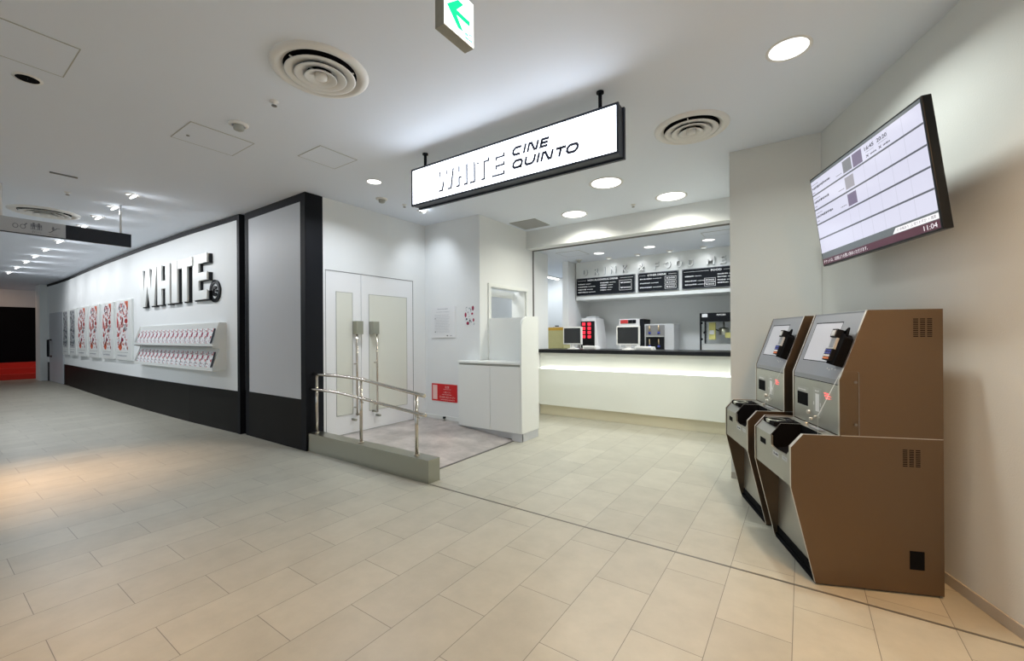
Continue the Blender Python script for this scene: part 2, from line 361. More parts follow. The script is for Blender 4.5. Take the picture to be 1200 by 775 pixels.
# entrance wall and landing walls
mb = MB()
mb.box((-4.90, 2.885, 0), (-4.75, 2.915, CH), 'wall'); mb.box((-4.90, 4.312, 0), (-4.75, 4.70, CH), 'wall'); mb.box((-4.90, 2.915, 2.150), (-4.75, 4.312, CH), 'wall')
struct('wall_entrance', mb)
mb = MB(); mb.box((-4.75, 4.56, 0), (-3.68, 4.66, CH), 'wall'); struct('wall_notice', mb)
mb = MB()
mb.box((-3.80, 4.66, 0), (-3.68, 4.79, CH), 'wall'); mb.box((-3.80, 4.79, 0), (-3.68, 5.735, 0.95), 'wall'); mb.box((-3.80, 4.79, 2.035), (-3.68, 5.735, CH), 'wall'); mb.box((-3.80, 5.735, 0), (-3.68, 6.47, CH), 'wall')
struct('wall_side', mb)
mb = MB()   # deep window reveal
mb.box((-3.685, 4.74, 2.035), (-3.655, 5.785, 2.085), 'white'); mb.box((-3.685, 5.735, 0.95), (-3.655, 5.785, 2.035), 'white'); mb.box((-3.685, 4.74, 0.95), (-3.655, 4.79, 2.035), 'white')
mb.box((-3.94, 5.72, 0.95), (-3.685, 5.735, 2.035), 'white'); mb.box((-3.94, 4.79, 0.92), (-3.66, 5.72, 0.95), 'white'); mb.box((-3.94, 4.79, 1.93), (-3.90, 5.72, 2.035), 'white')
struct('window_1', mb, 0.002)
mb = MB(); mb.box((-3.80, 7.25, 0), (-3.68, 8.2, KC), 'wall'); struct('wall_kitchen_stub', mb)
mb = MB(); mb.box((-5.6, 4.7, 0), (-5.45, 9.4, CH), 'wall'); struct('wall_hall', mb)
mb = MB(); mb.box((-5.45, 9.3, 0), (-3.68, 9.42, CH), 'wall'); mb.box((-3.80, 8.2, 0), (1.5, 8.35, CH), 'wall'); struct('wall_kitchen_back', mb)
mb = MB(); mb.box((-3.68, 5.77, 2.737), (-0.54, 5.96, CH), 'wall'); struct('wall_soffit', mb)
mb = MB(); mb.box((-5.45, 5.96, KC), (-0.40, 9.3, KC + 0.05), 'ceil'); struct('ceiling_kitchen', mb)
mb = MB(); mb.box((-3.68, 5.955, 2.722), (-0.54, 5.99, 2.74), 'strip'); mb.box((-3.682, 5.955, 1.10), (-3.668, 5.985, 2.722), 'strip'); struct('trim_6', mb)
mb = MB(); mb.box((-3.66, 7.55, 2.012), (-0.40, 8.2, KC), 'white'); struct('wall_bulkhead', mb, 0.002)
mb = MB()
mb.prism([(-0.545, 4.372), (0.141, 4.372), (0.141, 4.6), (1.6, 4.6), (1.6, 8.3), (-0.40, 8.3), (-0.40, 6.95), (-0.545, 6.95)], (0, 0, 0), X, Y, Z, CH, 'wallR'); struct('wall_column', mb)
mb = MB(); mb.prism([(-4.02, 1.759), (2.6, 1.759), (2.6, 1.92), (-4.02, 1.92)], (0, 0, 0), D, N, Z, CH, 'wallR'); struct('wall_right', mb)
mb = MB(); mb.prism([(-4.01, 1.749), (2.6, 1.749), (2.6, 1.7585), (-4.01, 1.7585)], (0, 0, 0), D, N, Z, 0.058, 'base'); struct('baseboard_right', mb, 0.002)
mb = MB(); mb.box((-0.545, 4.360, 0), (0.14, 4.3715, 0.058), 'base'); struct('baseboard_column', mb, 0.002)
mb = MB(); mb.box((-4.74, 4.548, 0.092), (-3.90, 4.5595, 0.15), 'white'); struct('baseboard_notice', mb, 0.002)
mb = MB(); mb.box((-3.68, 4.66, 0), (-3.668, 5.9, 0.06), 'white'); struct('baseboard_side', mb, 0.002)
# raised landing and ramp
mb = MB(); mb.prism([(-4.75, 0.001), (-3.0, 0.001), (-3.0, 0.003), (-3.95, 0.092), (-4.75, 0.092)], (0, 2.83, 0), X, Z, Y, 1.725, 'ramp'); struct('floor_landing', mb)
mb = MB(); mb.box((-3.012, 2.83, 0.0005), (-2.985, 4.37, 0.005), 'strip'); mb.box((-2.76, 2.681, 0.0003), (0.803, 2.689, 0.0016), 'strip'); mb.box((-2.76, 2.693, 0.0003), (0.80, 2.696, 0.0014), 'steel'); struct('trim_7', mb)
# entrance doors
dr = bpy.data.objects.new('door_1', None); COL.objects.link(dr); dr.location = (-4.75, 2.915, 0.092); dr['kind'] = 'structure'
def leaf(y0, y1, iy0, iy1, iz0, iz1, hy, side):
    q = MB(); q.box((-4.80, y0 + 0.004, 0.100), (-4.752, y1 - 0.003, 2.142), 'doorp'); lf = part('door_leaf', q, dr, 0.002)
    q = MB(); q.box((-4.753, iy0, iz0), (-4.7490, iy1, iz1), 'doorglass'); part('inset_panel', q, lf, 0.001)
    q = MB(); t = 0.006
    for a, b, c, d in ((iy0 - t, iz0 - t, iy1 + t, iz0), (iy0 - t, iz1, iy1 + t, iz1 + t), (iy0 - t, iz0, iy0, iz1), (iy1, iz0, iy1 + t, iz1)): q.box((-4.7525, a, b), (-4.7465, c, d), 'grille')
    part('inset_beading', q, lf)
    q = MB(); q.tube([(-4.69, hy, 0.32), (-4.69, hy, 1.50)], 0.013, 'chrome', 14)
    for z in (0.42, 0.98): q.cyl((-4.752, hy, z), (-4.69, hy, z), 0.008, 'chrome', 10)
    q.cyl((-4.752, hy + side * 0.03, 0.33), (-4.66, hy + side * 0.03, 0.33), 0.012, 'steel', 12)
    q.cyl((-4.752, hy - side * 0.03, 0.27), (-4.67, hy - side * 0.03, 0.27), 0.015, 'steel', 12)
    part('pull_handle', q, lf)
    q = MB(); q.box((-4.752, min(hy - side * 0.02, hy + side * 0.08), 1.36), (-4.665, max(hy - side * 0.02, hy + side * 0.08), 1.53), 'steel'); part('lock_cover', q, lf, 0.003)
leaf(2.918, 3.419, 3.062, 3.285, 0.345, 1.888, 3.31, 1)
leaf(3.419, 4.309, 3.540, 4.184, 0.345, 1.888, 3.62, -1)
q = MB(); q.box((-4.85, 2.915, 0.092), (-4.748, 2.921, 2.15), 'line'); q.box((-4.85, 4.306, 0.092), (-4.748, 4.312, 2.15), 'line'); q.box((-4.85, 2.915, 2.142), (-4.748, 4.312, 2.150), 'line'); part('door_frame', q, dr)
# far corridor door
dr = bpy.data.objects.new('door_2', None); COL.objects.link(dr); dr.location = (-18.3, 2.64, 0); dr['kind'] = 'structure'
q = MB(); q.prism([(-19.15, wy(-19.15) - 0.03), (-18.3, wy(-18.3) - 0.03), (-17.45, wy(-17.45) - 0.03), (-17.45, wy(-17.45) + .02), (-18.3, wy(-18.3) + .02), (-19.15, wy(-19.15) + .02)], (0, 0, 0.01), X, Y, Z, 2.09, 'corrp'); part('door_leaf', q, dr, 0.003)
q = MB(); q.tube([(-18.85, 2.60, 0.78), (-18.85, 2.53, 0.78), (-18.85, 2.53, 1.28), (-18.85, 2.60, 1.28)], 0.03, 'black', 8); part('door_handle', q, dr)

# ------------------------------------------------------------------ ceiling fittings
def diffuser(loc, r, label):
    t = thing('air_diffuser', label, 'air vent', loc, 0, 'round ceiling air diffusers')
    q = MB(); q.lathe([(r, 0), (r * 0.99, -0.008), (r * 0.93, -0.020), (r * 0.85, -0.022), (r * 0.80, -0.012), (r * 0.74, -0.002)], loc, Z, 'dif', 48); part('outer_ring', q, t)
    q = MB(); q.lathe([(r * 0.745, -0.0015), (0.001, -0.0015)], loc, Z, 'matte', 48, False); part('duct_opening', q, t)
    for k, (ra, rb, h) in enumerate(((0.72, 0.48, 0.030), (0.53, 0.29, 0.038), (0.33, 0.13, 0.046))):
        q = MB(); q.lathe([(r * rb, -0.002), (r * (rb + .03), -0.014), (r * ra * 0.96, -h + 0.006), (r * ra, -h), (r * ra * 0.955, -h - 0.002), (r * (rb - 0.01), -0.02), (r * rb, -0.002)], loc, Z, 'dif', 48); part('cone_ring', q, t)
    q = MB(); q.lathe([(r * 0.13, -0.022), (r * 0.125, -0.046), (r * 0.05, -0.052), (0.0005, -0.053)], loc, Z, 'dif', 32); part('centre_cap', q, t)
    q = MB()
    for a in range(3):
        d = Vector((math.cos(a * 2.094 + .6), math.sin(a * 2.094 + .6), 0)); q.tube([Vector(loc) + d * r * 0.1 - Z * .015, Vector(loc) + d * r * 0.72 - Z * .015], 0.005, 'dif', 6)
    part('spoke', q, t)
diffuser((-2.51, 1.52, CH), 0.29, 'large round white air diffuser at upper left, nearest the camera')
diffuser((-0.735, 3.665, CH), 0.285, 'round white air diffuser on the ceiling right of the hanging sign')
diffuser((-8.35, 1.10, CH + 0.006), 0.34, 'round air diffuser on the corridor ceiling above the wayfinding sign')
diffuser((-3.12, 3.25, CH), 0.27, 'round air diffuser almost hidden behind the hanging sign')

def downlight(loc, r, power, label, col=NEUT, spread=150, grp='large recessed downlights', glow=True):
    t = thing('downlight', label, 'ceiling light', loc, 0, grp)
    q = MB(); q.lathe([(r * 1.12, 0), (r * 1.12, -0.004), (r * 1.02, -0.007), (r * 0.97, -0.003), (r * 0.95, -0.0015)], loc, Z, 'dif', 40); part('trim_ring', q, t)
    q = MB(); q.lathe([(r * 0.96, -0.002), (0.001, -0.002)], loc, Z, 'lamp', 40, False); part('lamp_lens', q, t)
    a = area('downlight_lamp', (0, 0, -0.012), r * 1.7, power, col, spread=spread); a.parent = t
    return t
downlight((-0.055, 2.985, CH), 0.105, 13, 'round downlight on the ceiling at upper right, nearest the wall screen')
downlight((-1.78, 4.445, CH), 0.165, 15, 'round downlight just below the right part of the hanging sign')
downlight((-1.306, 5.34, CH), 0.165, 14, 'round downlight in front of the soffit, right of the pair', (1, 0.97, 0.84))
downlight((-2.606, 5.34, CH), 0.165, 14, 'round downlight in front of the soffit, left of the pair', (1, 0.97, 0.84))
downlight((-3.83, 2.93, CH), 0.075, 16, 'small round downlight above the handrail landing', COOL, grp='small downlights')
downlight((-2.888, 6.865, KC), 0.085, 7, 'leftmost of three round lights on the kitchen ceiling', COOL, grp='kitchen downlights')
downlight((-2.02, 6.865, KC), 0.085, 7, 'middle one of three round lights on the kitchen ceiling', COOL, grp='kitchen downlights')
downlight((-1.145, 6.88, KC), 0.085, 7, 'rightmost of three round lights on the kitchen ceiling', COOL, grp='kitchen downlights')
def washer(loc, aim, power, label, grp, col=(0.95, 0.97, 1.0), ang=165, r=0.05):
    t = thing('adjustable_spotlight', label, 'ceiling light', loc, 0, grp)
    q = MB(); q.lathe([(r * 1.5, 0), (r * 1.5, -0.004), (r * 1.2, -0.008), (r * 1.15, -0.002)], loc, Z, 'dif', 24); part('trim_ring', q, t)
    d = (Vector(aim) - Vector(loc)).normalized(); o = Vector(loc) - Z * 0.012
    q = MB(); q.lathe([(r * .9, -0.012), (r * 0.95, 0.012)], o, d, 'dif', 20); part('lamp_housing', q, t)
    q = MB(); q.lathe([(r * 0.9, 0.010), (0.001, 0.010)], o, d, 'lamp', 20, False); part('lamp_lens', q, t)
    s_ = spot('spot_lamp', Vector((0, 0, -0.02)) + d * 0.03, power, col, Vector((0, 0, -0.02)) + d * 1.0, ang, 1.0); s_.parent = t
    p = bpy.data.lights.new('spill', 'POINT'); p.energy = power * 0.012; p.color = col; p.shadow_soft_size = 0.02
    po = bpy.data.objects.new('spill', p); COL.objects.link(po); po.location = (0.06, 0.0, -0.055); po.parent = t
    return t
for i, (x, pw) in enumerate(((-6.50, 16), (-7.28, 22), (-8.06, 26), (-8.9, 28), (-9.75, 30), (-10.6, 34), (-11.8, 40), (-12.9, 44), (-14.0, 48), (-15.3, 48), (-16.6, 44))):  # farthest pair is added to carry even light along the wall
    washer((x, 1.56, CH + 0.004), (x + 0.5, wy(x), 1.4), pw * .74, 'small spotlight on corridor ceiling, %s from the nearest' % ORD[i], 'corridor spotlights washing the left wall')
for i, x in enumerate((-2.91, -2.375, -1.83, -1.30)):
    washer((x, 7.37, KC), (x, 7.46, 2.0), 1.8, 'small spotlight over the menu letters, %s from the left' % ORD[i], 'spotlights over the menu board', r=0.04)
washer((-4.19, 3.985, CH), (-4.6, 4.55, 1.9), 19, 'small spotlight above the notices in the landing corner', 'landing spotlight', (0.86, 0.92, 1.0), 95)

def hatch(x0, y0, x1, y1, z, label, knob=None):
    q = MB(); t = 0.006
    q.box((x0, y0, z - 0.003), (x1, y1, z - 0.0002), 'ceil')
    for a, b, c, d in ((x0 - t, y0 - t, x1 + t, y0), (x0 - t, y1, x1 + t, y1 + t), (x0 - t, y0, x0, y1), (x1, y0, x1 + t, y1)): q.box((a, b, z - 0.0035), (c, d, z - 0.0002), 'grille')
    if knob: q.cyl((knob[0], knob[1], z), (knob[0], knob[1], z - 0.008), 0.012, 'line', 12)
    q.build('access_panel', None, ((x0 + x1) / 2, (y0 + y1) / 2, z), 0, label, None, 'access panel', 'ceiling access panels')
hatch(-3.91, 0.12, -3.46, 0.595, CH, 'square ceiling access panel at the far upper left')
hatch(-4.34, 1.29, -3.92, 1.745, CH, 'square ceiling access panel beside the smoke detector, with a small latch', (-4.2, 1.36))
hatch(-3.85, 2.105, -3.49, 2.47, CH, 'square ceiling access panel left of the hanging sign')
hatch(-3.49, 6.42, -3.06, 6.84, KC, 'square access panel on the kitchen ceiling')
hatch(-1.15, 6.35, -0.7, 6.6, KC, 'access panel on the kitchen ceiling at its right end')
def smoke(x, y, z, r, label):
    q = MB(); q.lathe([(r, 0), (r, -0.008), (r * 0.85, -0.016), (r * 0.7, -0.018)], (x, y, z), Z, 'dif', 24); t = thing('smoke_detector', label, 'smoke detector', (x, y, z)); part('base', q, t)
    q = MB(); q.lathe([(r * 0.55, -0.012), (r * 0.5, -0.045), (r * 0.3, -0.052), (0.001, -0.054)], (x, y, z), Z, 'grille', 20); part('sensor', q, t)
smoke(-3.66, 1.52, CH, 0.07, 'cream smoke detector beside the access panel on the left ceiling')
smoke(-4.235, 3.35, CH, 0.07, 'grey smoke detector on the ceiling above the entrance doors')
smoke(-3.45, 7.25, KC, 0.06, 'smoke detector on the kitchen ceiling at its left end')
def sprink(x, y, z, label):
    q = MB(); q.lathe([(0.03, 0), (0.028, -0.006), (0.012, -0.008), (0.010, -0.03)], (x, y, z), Z, 'dif', 16); q.cyl((x, y, z - .03), (x, y, z - .034), 0.018, 'strip', 14)
    q.build('sprinkler_head', None, (x, y, z), 0, label, None, 'sprinkler', 'sprinkler heads')
sprink(-3.10, 1.52, CH, 'sprinkler head on the ceiling left of the largest air diffuser')
sprink(-4.19, 3.67, CH, 'sprinkler head left of the hanging sign, by the spotlight')
sprink(-1.79, 5.39, CH, 'sprinkler head between the pair of lights at the soffit')
sprink(-7.0, 1.10, CH + 0.006, 'sprinkler head on the corridor ceiling above the wayfinding sign')
q = MB(); q.lathe([(0.07, 0), (0.07, -0.005), (0.055, -0.007)], (-4.12, 0.47, CH), Z, 'dif', 24); q.lathe([(0.055, -0.006), (0.001, -0.006)], (-4.12, 0.47, CH), Z, 'matte', 24)
q.build('ceiling_speaker', None, (-4.12, 0.47, CH), 0, 'black round ceiling fitting at the far left below the access panel', None, 'speaker')
q = MB(); q.box((-6.283, 0.86, CH - 0.006), (-6.265, 1.06, CH + 0.006), 'line'); q.build('ceiling_slot', None, (-6.27, .96, CH), 0, 'short dark slot along the corridor ceiling joint', None, 'vent')
# air return grille
t = thing('return_grille', 'square grey slatted grille on the ceiling by the soffit', 'air vent', (-3.385, 5.41, CH))
q = MB(); g0, g1, h0, h1 = -3.61, -3.16, 5.185, 5.63
q.box((g0, h0, CH - 0.006), (g1, h1, CH - .0005), 'grille'); part('backing', q, t)
q = MB()
for i in range(18): yy = h0 + 0.02 + i * (h1 - h0 - 0.04) / 17; q.box((g0 + .01, yy - 0.004, CH - 0.012), (g1 - .01, yy + 0.004, CH - .006), 'grey')
part('slats', q, t)

# ------------------------------------------------------------------ hanging lit sign
t = thing('hanging_sign', 'long lit white sign with navy CINE QUINTO lettering hung on two black rods', 'sign', (-1.975, 2.74, 2.53))
sx0, sx1, sz0, sz1 = -2.965, -0.985, 2.53, 2.87
q = MB(); b = 0.016
q.box((sx0, 2.68, sz0), (sx1, 2.70, sz0 + b), 'frame'); q.box((sx0, 2.68, sz1 - b), (sx1, 2.70, sz1), 'frame'); q.box((sx0, 2.68, sz0 + b), (sx0 + b, 2.70, sz1 - b), 'frame'); q.box((sx1 - b, 2.68, sz0 + b), (sx1, 2.70, sz1 - b), 'frame')
part('front_frame', q, t, 0.001)
q = MB(); q.box((sx0 + .004, 2.706, sz0 + .004), (sx1 - .004, 2.80, sz1 - .004), 'frame'); q.box((sx0 - .006, 2.775, sz0 - .006), (sx1 + .006, 2.80, sz1 + .006), 'frame'); part('casing', q, t, 0.001)
q = MB(); q.box((sx0 + b, 2.684, sz0 + b), (sx1 - b, 2.706, sz1 - b), 'signlit'); part('lit_face', q, t)
def block_letter(ch):
    t_ = 0.30
    if ch == 'I': return [[(0, 0), (1, 0), (1, 1), (0, 1)]]
    if ch == 'H': return [[(0, 0), (.34, 0), (.34, .40), (.66, .40), (.66, 0), (1, 0), (1, 1), (.66, 1), (.66, .60), (.34, .60), (.34, 1), (0, 1)]]
    if ch == 'T': return [[(.33, 0), (.67, 0), (.67, .80), (1, .80), (1, 1), (0, 1), (0, .80), (.33, .80)]]
    if ch == 'E': return [[(0, 0), (1, 0), (1, .20), (.42, .20), (.42, .42), (1, .42), (1, .60), (.42, .60), (.42, .80), (1, .80), (1, 1), (0, 1)]]
    if ch == 'W': return [[(.13, 0), (.37, 0), (.5, .55), (.63, 0), (.87, 0), (1, 1), (.77, 1), (.71, .40), (.60, 1), (.40, 1), (.29, .40), (.23, 1), (0, 1)]]
def put_block(mb, ch, x0, z0, x1, z1, y, depth, m, ms=None):
    for pl in block_letter(ch): mb.prism([(a * (x1 - x0), b_ * (z1 - z0)) for a, b_ in pl], (x0, y, z0), X, Z, Y, depth, m, ms)
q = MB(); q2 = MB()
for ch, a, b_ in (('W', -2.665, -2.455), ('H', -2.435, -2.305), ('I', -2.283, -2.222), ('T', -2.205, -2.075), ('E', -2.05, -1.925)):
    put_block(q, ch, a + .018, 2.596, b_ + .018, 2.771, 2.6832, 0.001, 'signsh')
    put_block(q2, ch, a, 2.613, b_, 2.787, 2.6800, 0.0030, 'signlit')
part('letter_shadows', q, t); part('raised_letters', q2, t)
def stroke(mb, pts, w, o, u, v, n, m, shear=0.0, closed=False, lift=0.001):
    P = [Vector((p[0] + p[1] * shear, p[1])) for p in pts]; k = len(P); L = []; Rr = []
    for i in range(k):
        if closed: d0 = (P[i] - P[i - 1]).normalized(); d1 = (P[(i + 1) % k] - P[i]).normalized()
        else: d0 = (P[i] - P[i - 1]).normalized() if i else (P[1] - P[0]).normalized(); d1 = (P[i + 1] - P[i]).normalized() if i < k - 1 else d0
        nn = Vector((-d0.y - d1.y, d0.x + d1.x)).normalized(); c = max(0.5, nn.dot(Vector((-d0.y, d0.x))))
        L.append(P[i] + nn * (w / 2 / c)); Rr.append(P[i] - nn * (w / 2 / c))
    for i in range(k if closed else k - 1):
        j = (i + 1) % k
        mb.add([o + u * p.x + v * p.y + n * lift for p in (L[i], L[j], Rr[j], Rr[i])], [(0, 1, 2, 3)], m)
def wide_glyph(mb, ch, x, w, h, z, y, m, th):
    # squared, wide, slanted lettering; glyph height h
    c = h * 0.22; th_ = th; sh = 0.28; o = Vector((x, y, z)); n = -Y; e = th / 2; H = h - th
    def S_(pts, closed=False): stroke(mb, [(a, b_ + e) for a, b_ in pts], th_, o, X, Z, n, m, sh, closed, 0.0012)
    if ch == 'C': S_([(w, H), (c, H), (0, H - c), (0, c), (c, 0), (w, 0)])
    if ch == 'I': S_([(0, -e), (0, H + e)])
    if ch == 'N': S_([(0, -e), (0, H), (w * .25, H), (w * .75, 0), (w, 0), (w, H + e)])
    if ch == 'E': S_([(w, H), (0, H), (0, 0), (w, 0)]); S_([(0, H / 2), (w * .92, H / 2)])
    if ch in 'OQ': S_([(c, H), (w - c, H), (w, H - c), (w, c), (w - c, 0), (c, 0), (0, c), (0, H - c)], True)
    if ch == 'Q': S_([(w * .75, H * .0), (w * 1.12, 0)])
    if ch == 'U': S_([(0, H + e), (0, c), (c, 0), (w - c, 0), (w, c), (w, H + e)])
    if ch == 'T': S_([(-.1 * w, H), (w, H)]); S_([(w * .45, H), (w * .45, -e)])
q = MB()
for ch, x, w in (('C', -1.835, .070), ('I', -1.730, .0), ('N', -1.695, .075), ('E', -1.585, .062)): wide_glyph(q, ch, x, w, 0.072, 2.714, 2.6836, 'navy', 0.0205)
for ch, x, w in (('Q', -1.835, .078), ('U', -1.724, .078), ('I', -1.612, .0), ('N', -1.577, .080), ('T', -1.462, .075), ('O', -1.372, .080)): wide_glyph(q, ch, x, w, 0.072, 2.614, 2.6836, 'navy', 0.0205)
part('navy_lettering', q, t)
for x in (-2.858, -1.143):
    q = MB(); q.cyl((x, 2.755, 2.87), (x, 2.755, CH), 0.013, 'black', 14); q.cyl((x, 2.755, CH - 0.012), (x, 2.755, CH - .0005), 0.026, 'black', 16); q.cyl((x, 2.755, 2.875), (x, 2.755, 2.895), 0.019, 'black', 14); part('hanging_rod', q, t)

# ------------------------------------------------------------------ exit sign
t = thing('exit_sign', 'lit white exit sign with a green arrow hung from the ceiling', 'sign', (-1.265, 1.41, 2.66))
ex, ey0, ey1, ez0, ez1 = -1.24, 1.307, 1.502, 2.655, 2.86
q = MB(); q.box((ex - 0.052, ey0, ez0), (ex, ey1, ez1), 'exitc'); part('casing', q, t, 0.002)
q = MB(); q.box((ex, ey0 + .002, ez0 + 0.004), (ex + 0.003, ey1 - .002, ez1 - 0.003), 'exitw')
part('lit_face', q, t)
q = MB(); F = Face(q, (ex + 0.003, ey0, ez0), Y, Z, X)
# arrow: shaft coming from the lower right to an arrow head at the upper left
w_, h_ = ey1 - ey0, ez1 - ez0
def E_(pts): F.poly([(a - ey0, b_ - ez0) for a, b_ in pts], 'exitg')
E_([(1.322, 2.750), (1.392, 2.688), (1.428, 2.689), (1.384, 2.739), (1.473, 2.739), (1.473, 2.762), (1.384, 2.762), (1.430, 2.812), (1.394, 2.812)])
F.text('出口', .131, .014, .180, .054, 'exitg', 2, .03)
part('green_arrow', q, t)
q = MB(); q.cyl((ex - 0.026, 1.405, ez1), (ex - .026, 1.405, CH), 0.014, 'exitc', 14); q.cyl((ex - 0.026, 1.405, CH - .012), (ex - .026, 1.405, CH - .0005), 0.04, 'exitc', 16); part('hanging_rod', q, t)

# ------------------------------------------------------------------ corridor wayfinding sign
t = thing('wayfinding_sign', 'long hanging corridor sign, pale pictogram section and plain black end', 'sign', (-7.15, 1.0, 2.5))
q = MB(); q.box((-7.18, 1.107, 2.503), (-7.15, 1.697, 2.672), 'corrd'); part('black_panel', q, t, 0.002)
q = MB(); q.box((-7.18, 0.30, 2.511), (-7.15, 1.107, 2.672), 'corrp'); q.box((-7.182, 0.30, 2.503), (-7.148, 1.107, 2.511), 'corrd')
pp = part('pictogram_panel', q, t, 0.001)
q = MB(); F = Face(q, (-7.15, 0, 2.50), Y, Z, X)
def man(a, b_, s, lean=0):
    F.ell(a, b_ + .062 * s, .009 * s, .009 * s, 'picto'); F.rect(a - .012 * s, b_ + .026 * s, a + .012 * s, b_ + .050 * s, 'picto'); F.rect(a - .010 * s, b_, a - .002 * s, b_ + .026 * s, 'picto'); F.rect(a + .002 * s, b_, a + .010 * s, b_ + .026 * s, 'picto')
    F.rect(a - .019 * s, b_ + .024 * s, a - .015 * s, b_ + .048 * s, 'picto'); F.rect(a + .015 * s, b_ + .024 * s, a + .019 * s, b_ + .048 * s, 'picto')
for a in (0.855, 0.895): man(a, 0.072, 1.0)
F.frame(0.832, 0.066, 0.918, 0.128, .004, 'picto'); F.text('EV', .845, .030, .868, .052, 'picto'); F.text('トイレ', .876, .030, .915, .052, 'picto')
part('pictogram', q, pp); q = MB(); F.mb = q
F.ring(0.775, .085, .022, .026, .006, 'picto'); F.poly([(.79, .10), (.81, .125), (.80, .13), (.785, .11)], 'picto'); F.ring(0.72, .085, .022, .026, .006, 'picto')
part('pictogram', q, pp); q = MB(); F.mb = q
F.poly([(.97, .055), (.985, .055), (1.04, .11), (1.06, .11), (1.06, .116), (1.036, .116), (.982, .062), (.97, .062)], 'picto'); man(1.005, 0.085, .6); F.text('エスカレーター', .975, .030, 1.045, .043, 'picto')
lp = part('pictogram', q, pp)
for y in (0.62, 1.597):
    q = MB(); q.cyl((-7.165, y, 2.672), (-7.165, y, CH + .006), 0.011, 'whitep', 12); part('hanging_rod', q, t)

# ------------------------------------------------------------------ big letters on the left wall
ky = 0.980
def ll(x): return x * ky
BL = [('W', -10.357, -9.385), ('H', -9.339, -8.745), ('I', -8.65, -8.405), ('T', -8.382, -7.79), ('E', -7.755, -7.225)]
nm = {'W': 'leftmost, tapering', 'H': 'second from left', 'I': 'plain upright bar in the middle', 'T': 'second from right', 'E': 'rightmost, beside the round emblem'}
for ch, x0, x1 in BL:
    cx = (x0 + x1) / 2 * .98; yw = wy(cx); yf = yw - 0.062; k = yf / 2.56; x0, x1 = x0 * k, x1 * k; cx = (x0 + x1) / 2
    zl, zh = 1.335 + .568 * k, 1.335 + 1.25 * k; yb_ = max(wy(x0), wy(x1)) + .002
    t = thing('wall_letter', 'big white block letter %s on the wall, %s' % (ch, nm[ch]), 'letter', (cx, yw, zl), 0, 'big block letters on the white wall')
    q = MB(); put_block(q, ch, x0, zl, x1, zh, yf, 0.026, 'white'); part('white_face', q, t, 0.002)
    q = MB(); put_block(q, ch, x0 + .012, zl - .018, x1 + .028, zh - .008, yf + .026, yb_ - yf - .026, 'blackg'); part('black_backing', q, t, label='black backing layer')
t = thing('wall_emblem', 'round black emblem with a letter C beside the big letter E', 'emblem', (-7.07, wy(-7.07), 1.84))
ec = Vector((-7.07, 2.60, 2.01)); n_ = 40
q = MB(); ro, ri = .178, .122; yb = wy(-7.07) + .004
ring_o = [(ro * math.cos(2 * PI * i / n_), ro * math.sin(2 * PI * i / n_) * .93) for i in range(n_)]; ring_i = [(ri * math.cos(2 * PI * i / n_), ri * math.sin(2 * PI * i / n_) * .93) for i in range(n_)]
for i in range(n_):
    j = (i + 1) % n_; q.prism([ring_o[i], ring_o[j], ring_i[j], ring_i[i]], ec, X, Z, Y, yb - ec.y, 'blackg')
part('ring', q, t)
q = MB(); cpts = [(.075 * math.cos(a), .075 * math.sin(a)) for a in [R(d) for d in range(45, 316, 18)]]
cp2 = [(.033 * math.cos(a), .033 * math.sin(a)) for a in [R(d) for d in range(45, 316, 18)]]
for i in range(len(cpts) - 1): q.prism([cpts[i], cpts[i + 1], cp2[i + 1], cp2[i]], ec, X, Z, Y, yb - ec.y, 'blackg')
q.prism([(.01, -.012), (.075, -.012), (.075, .012), (.01, .012)], ec, X, Z, Y, yb - ec.y, 'blackg')
part('centre_mark', q, t)

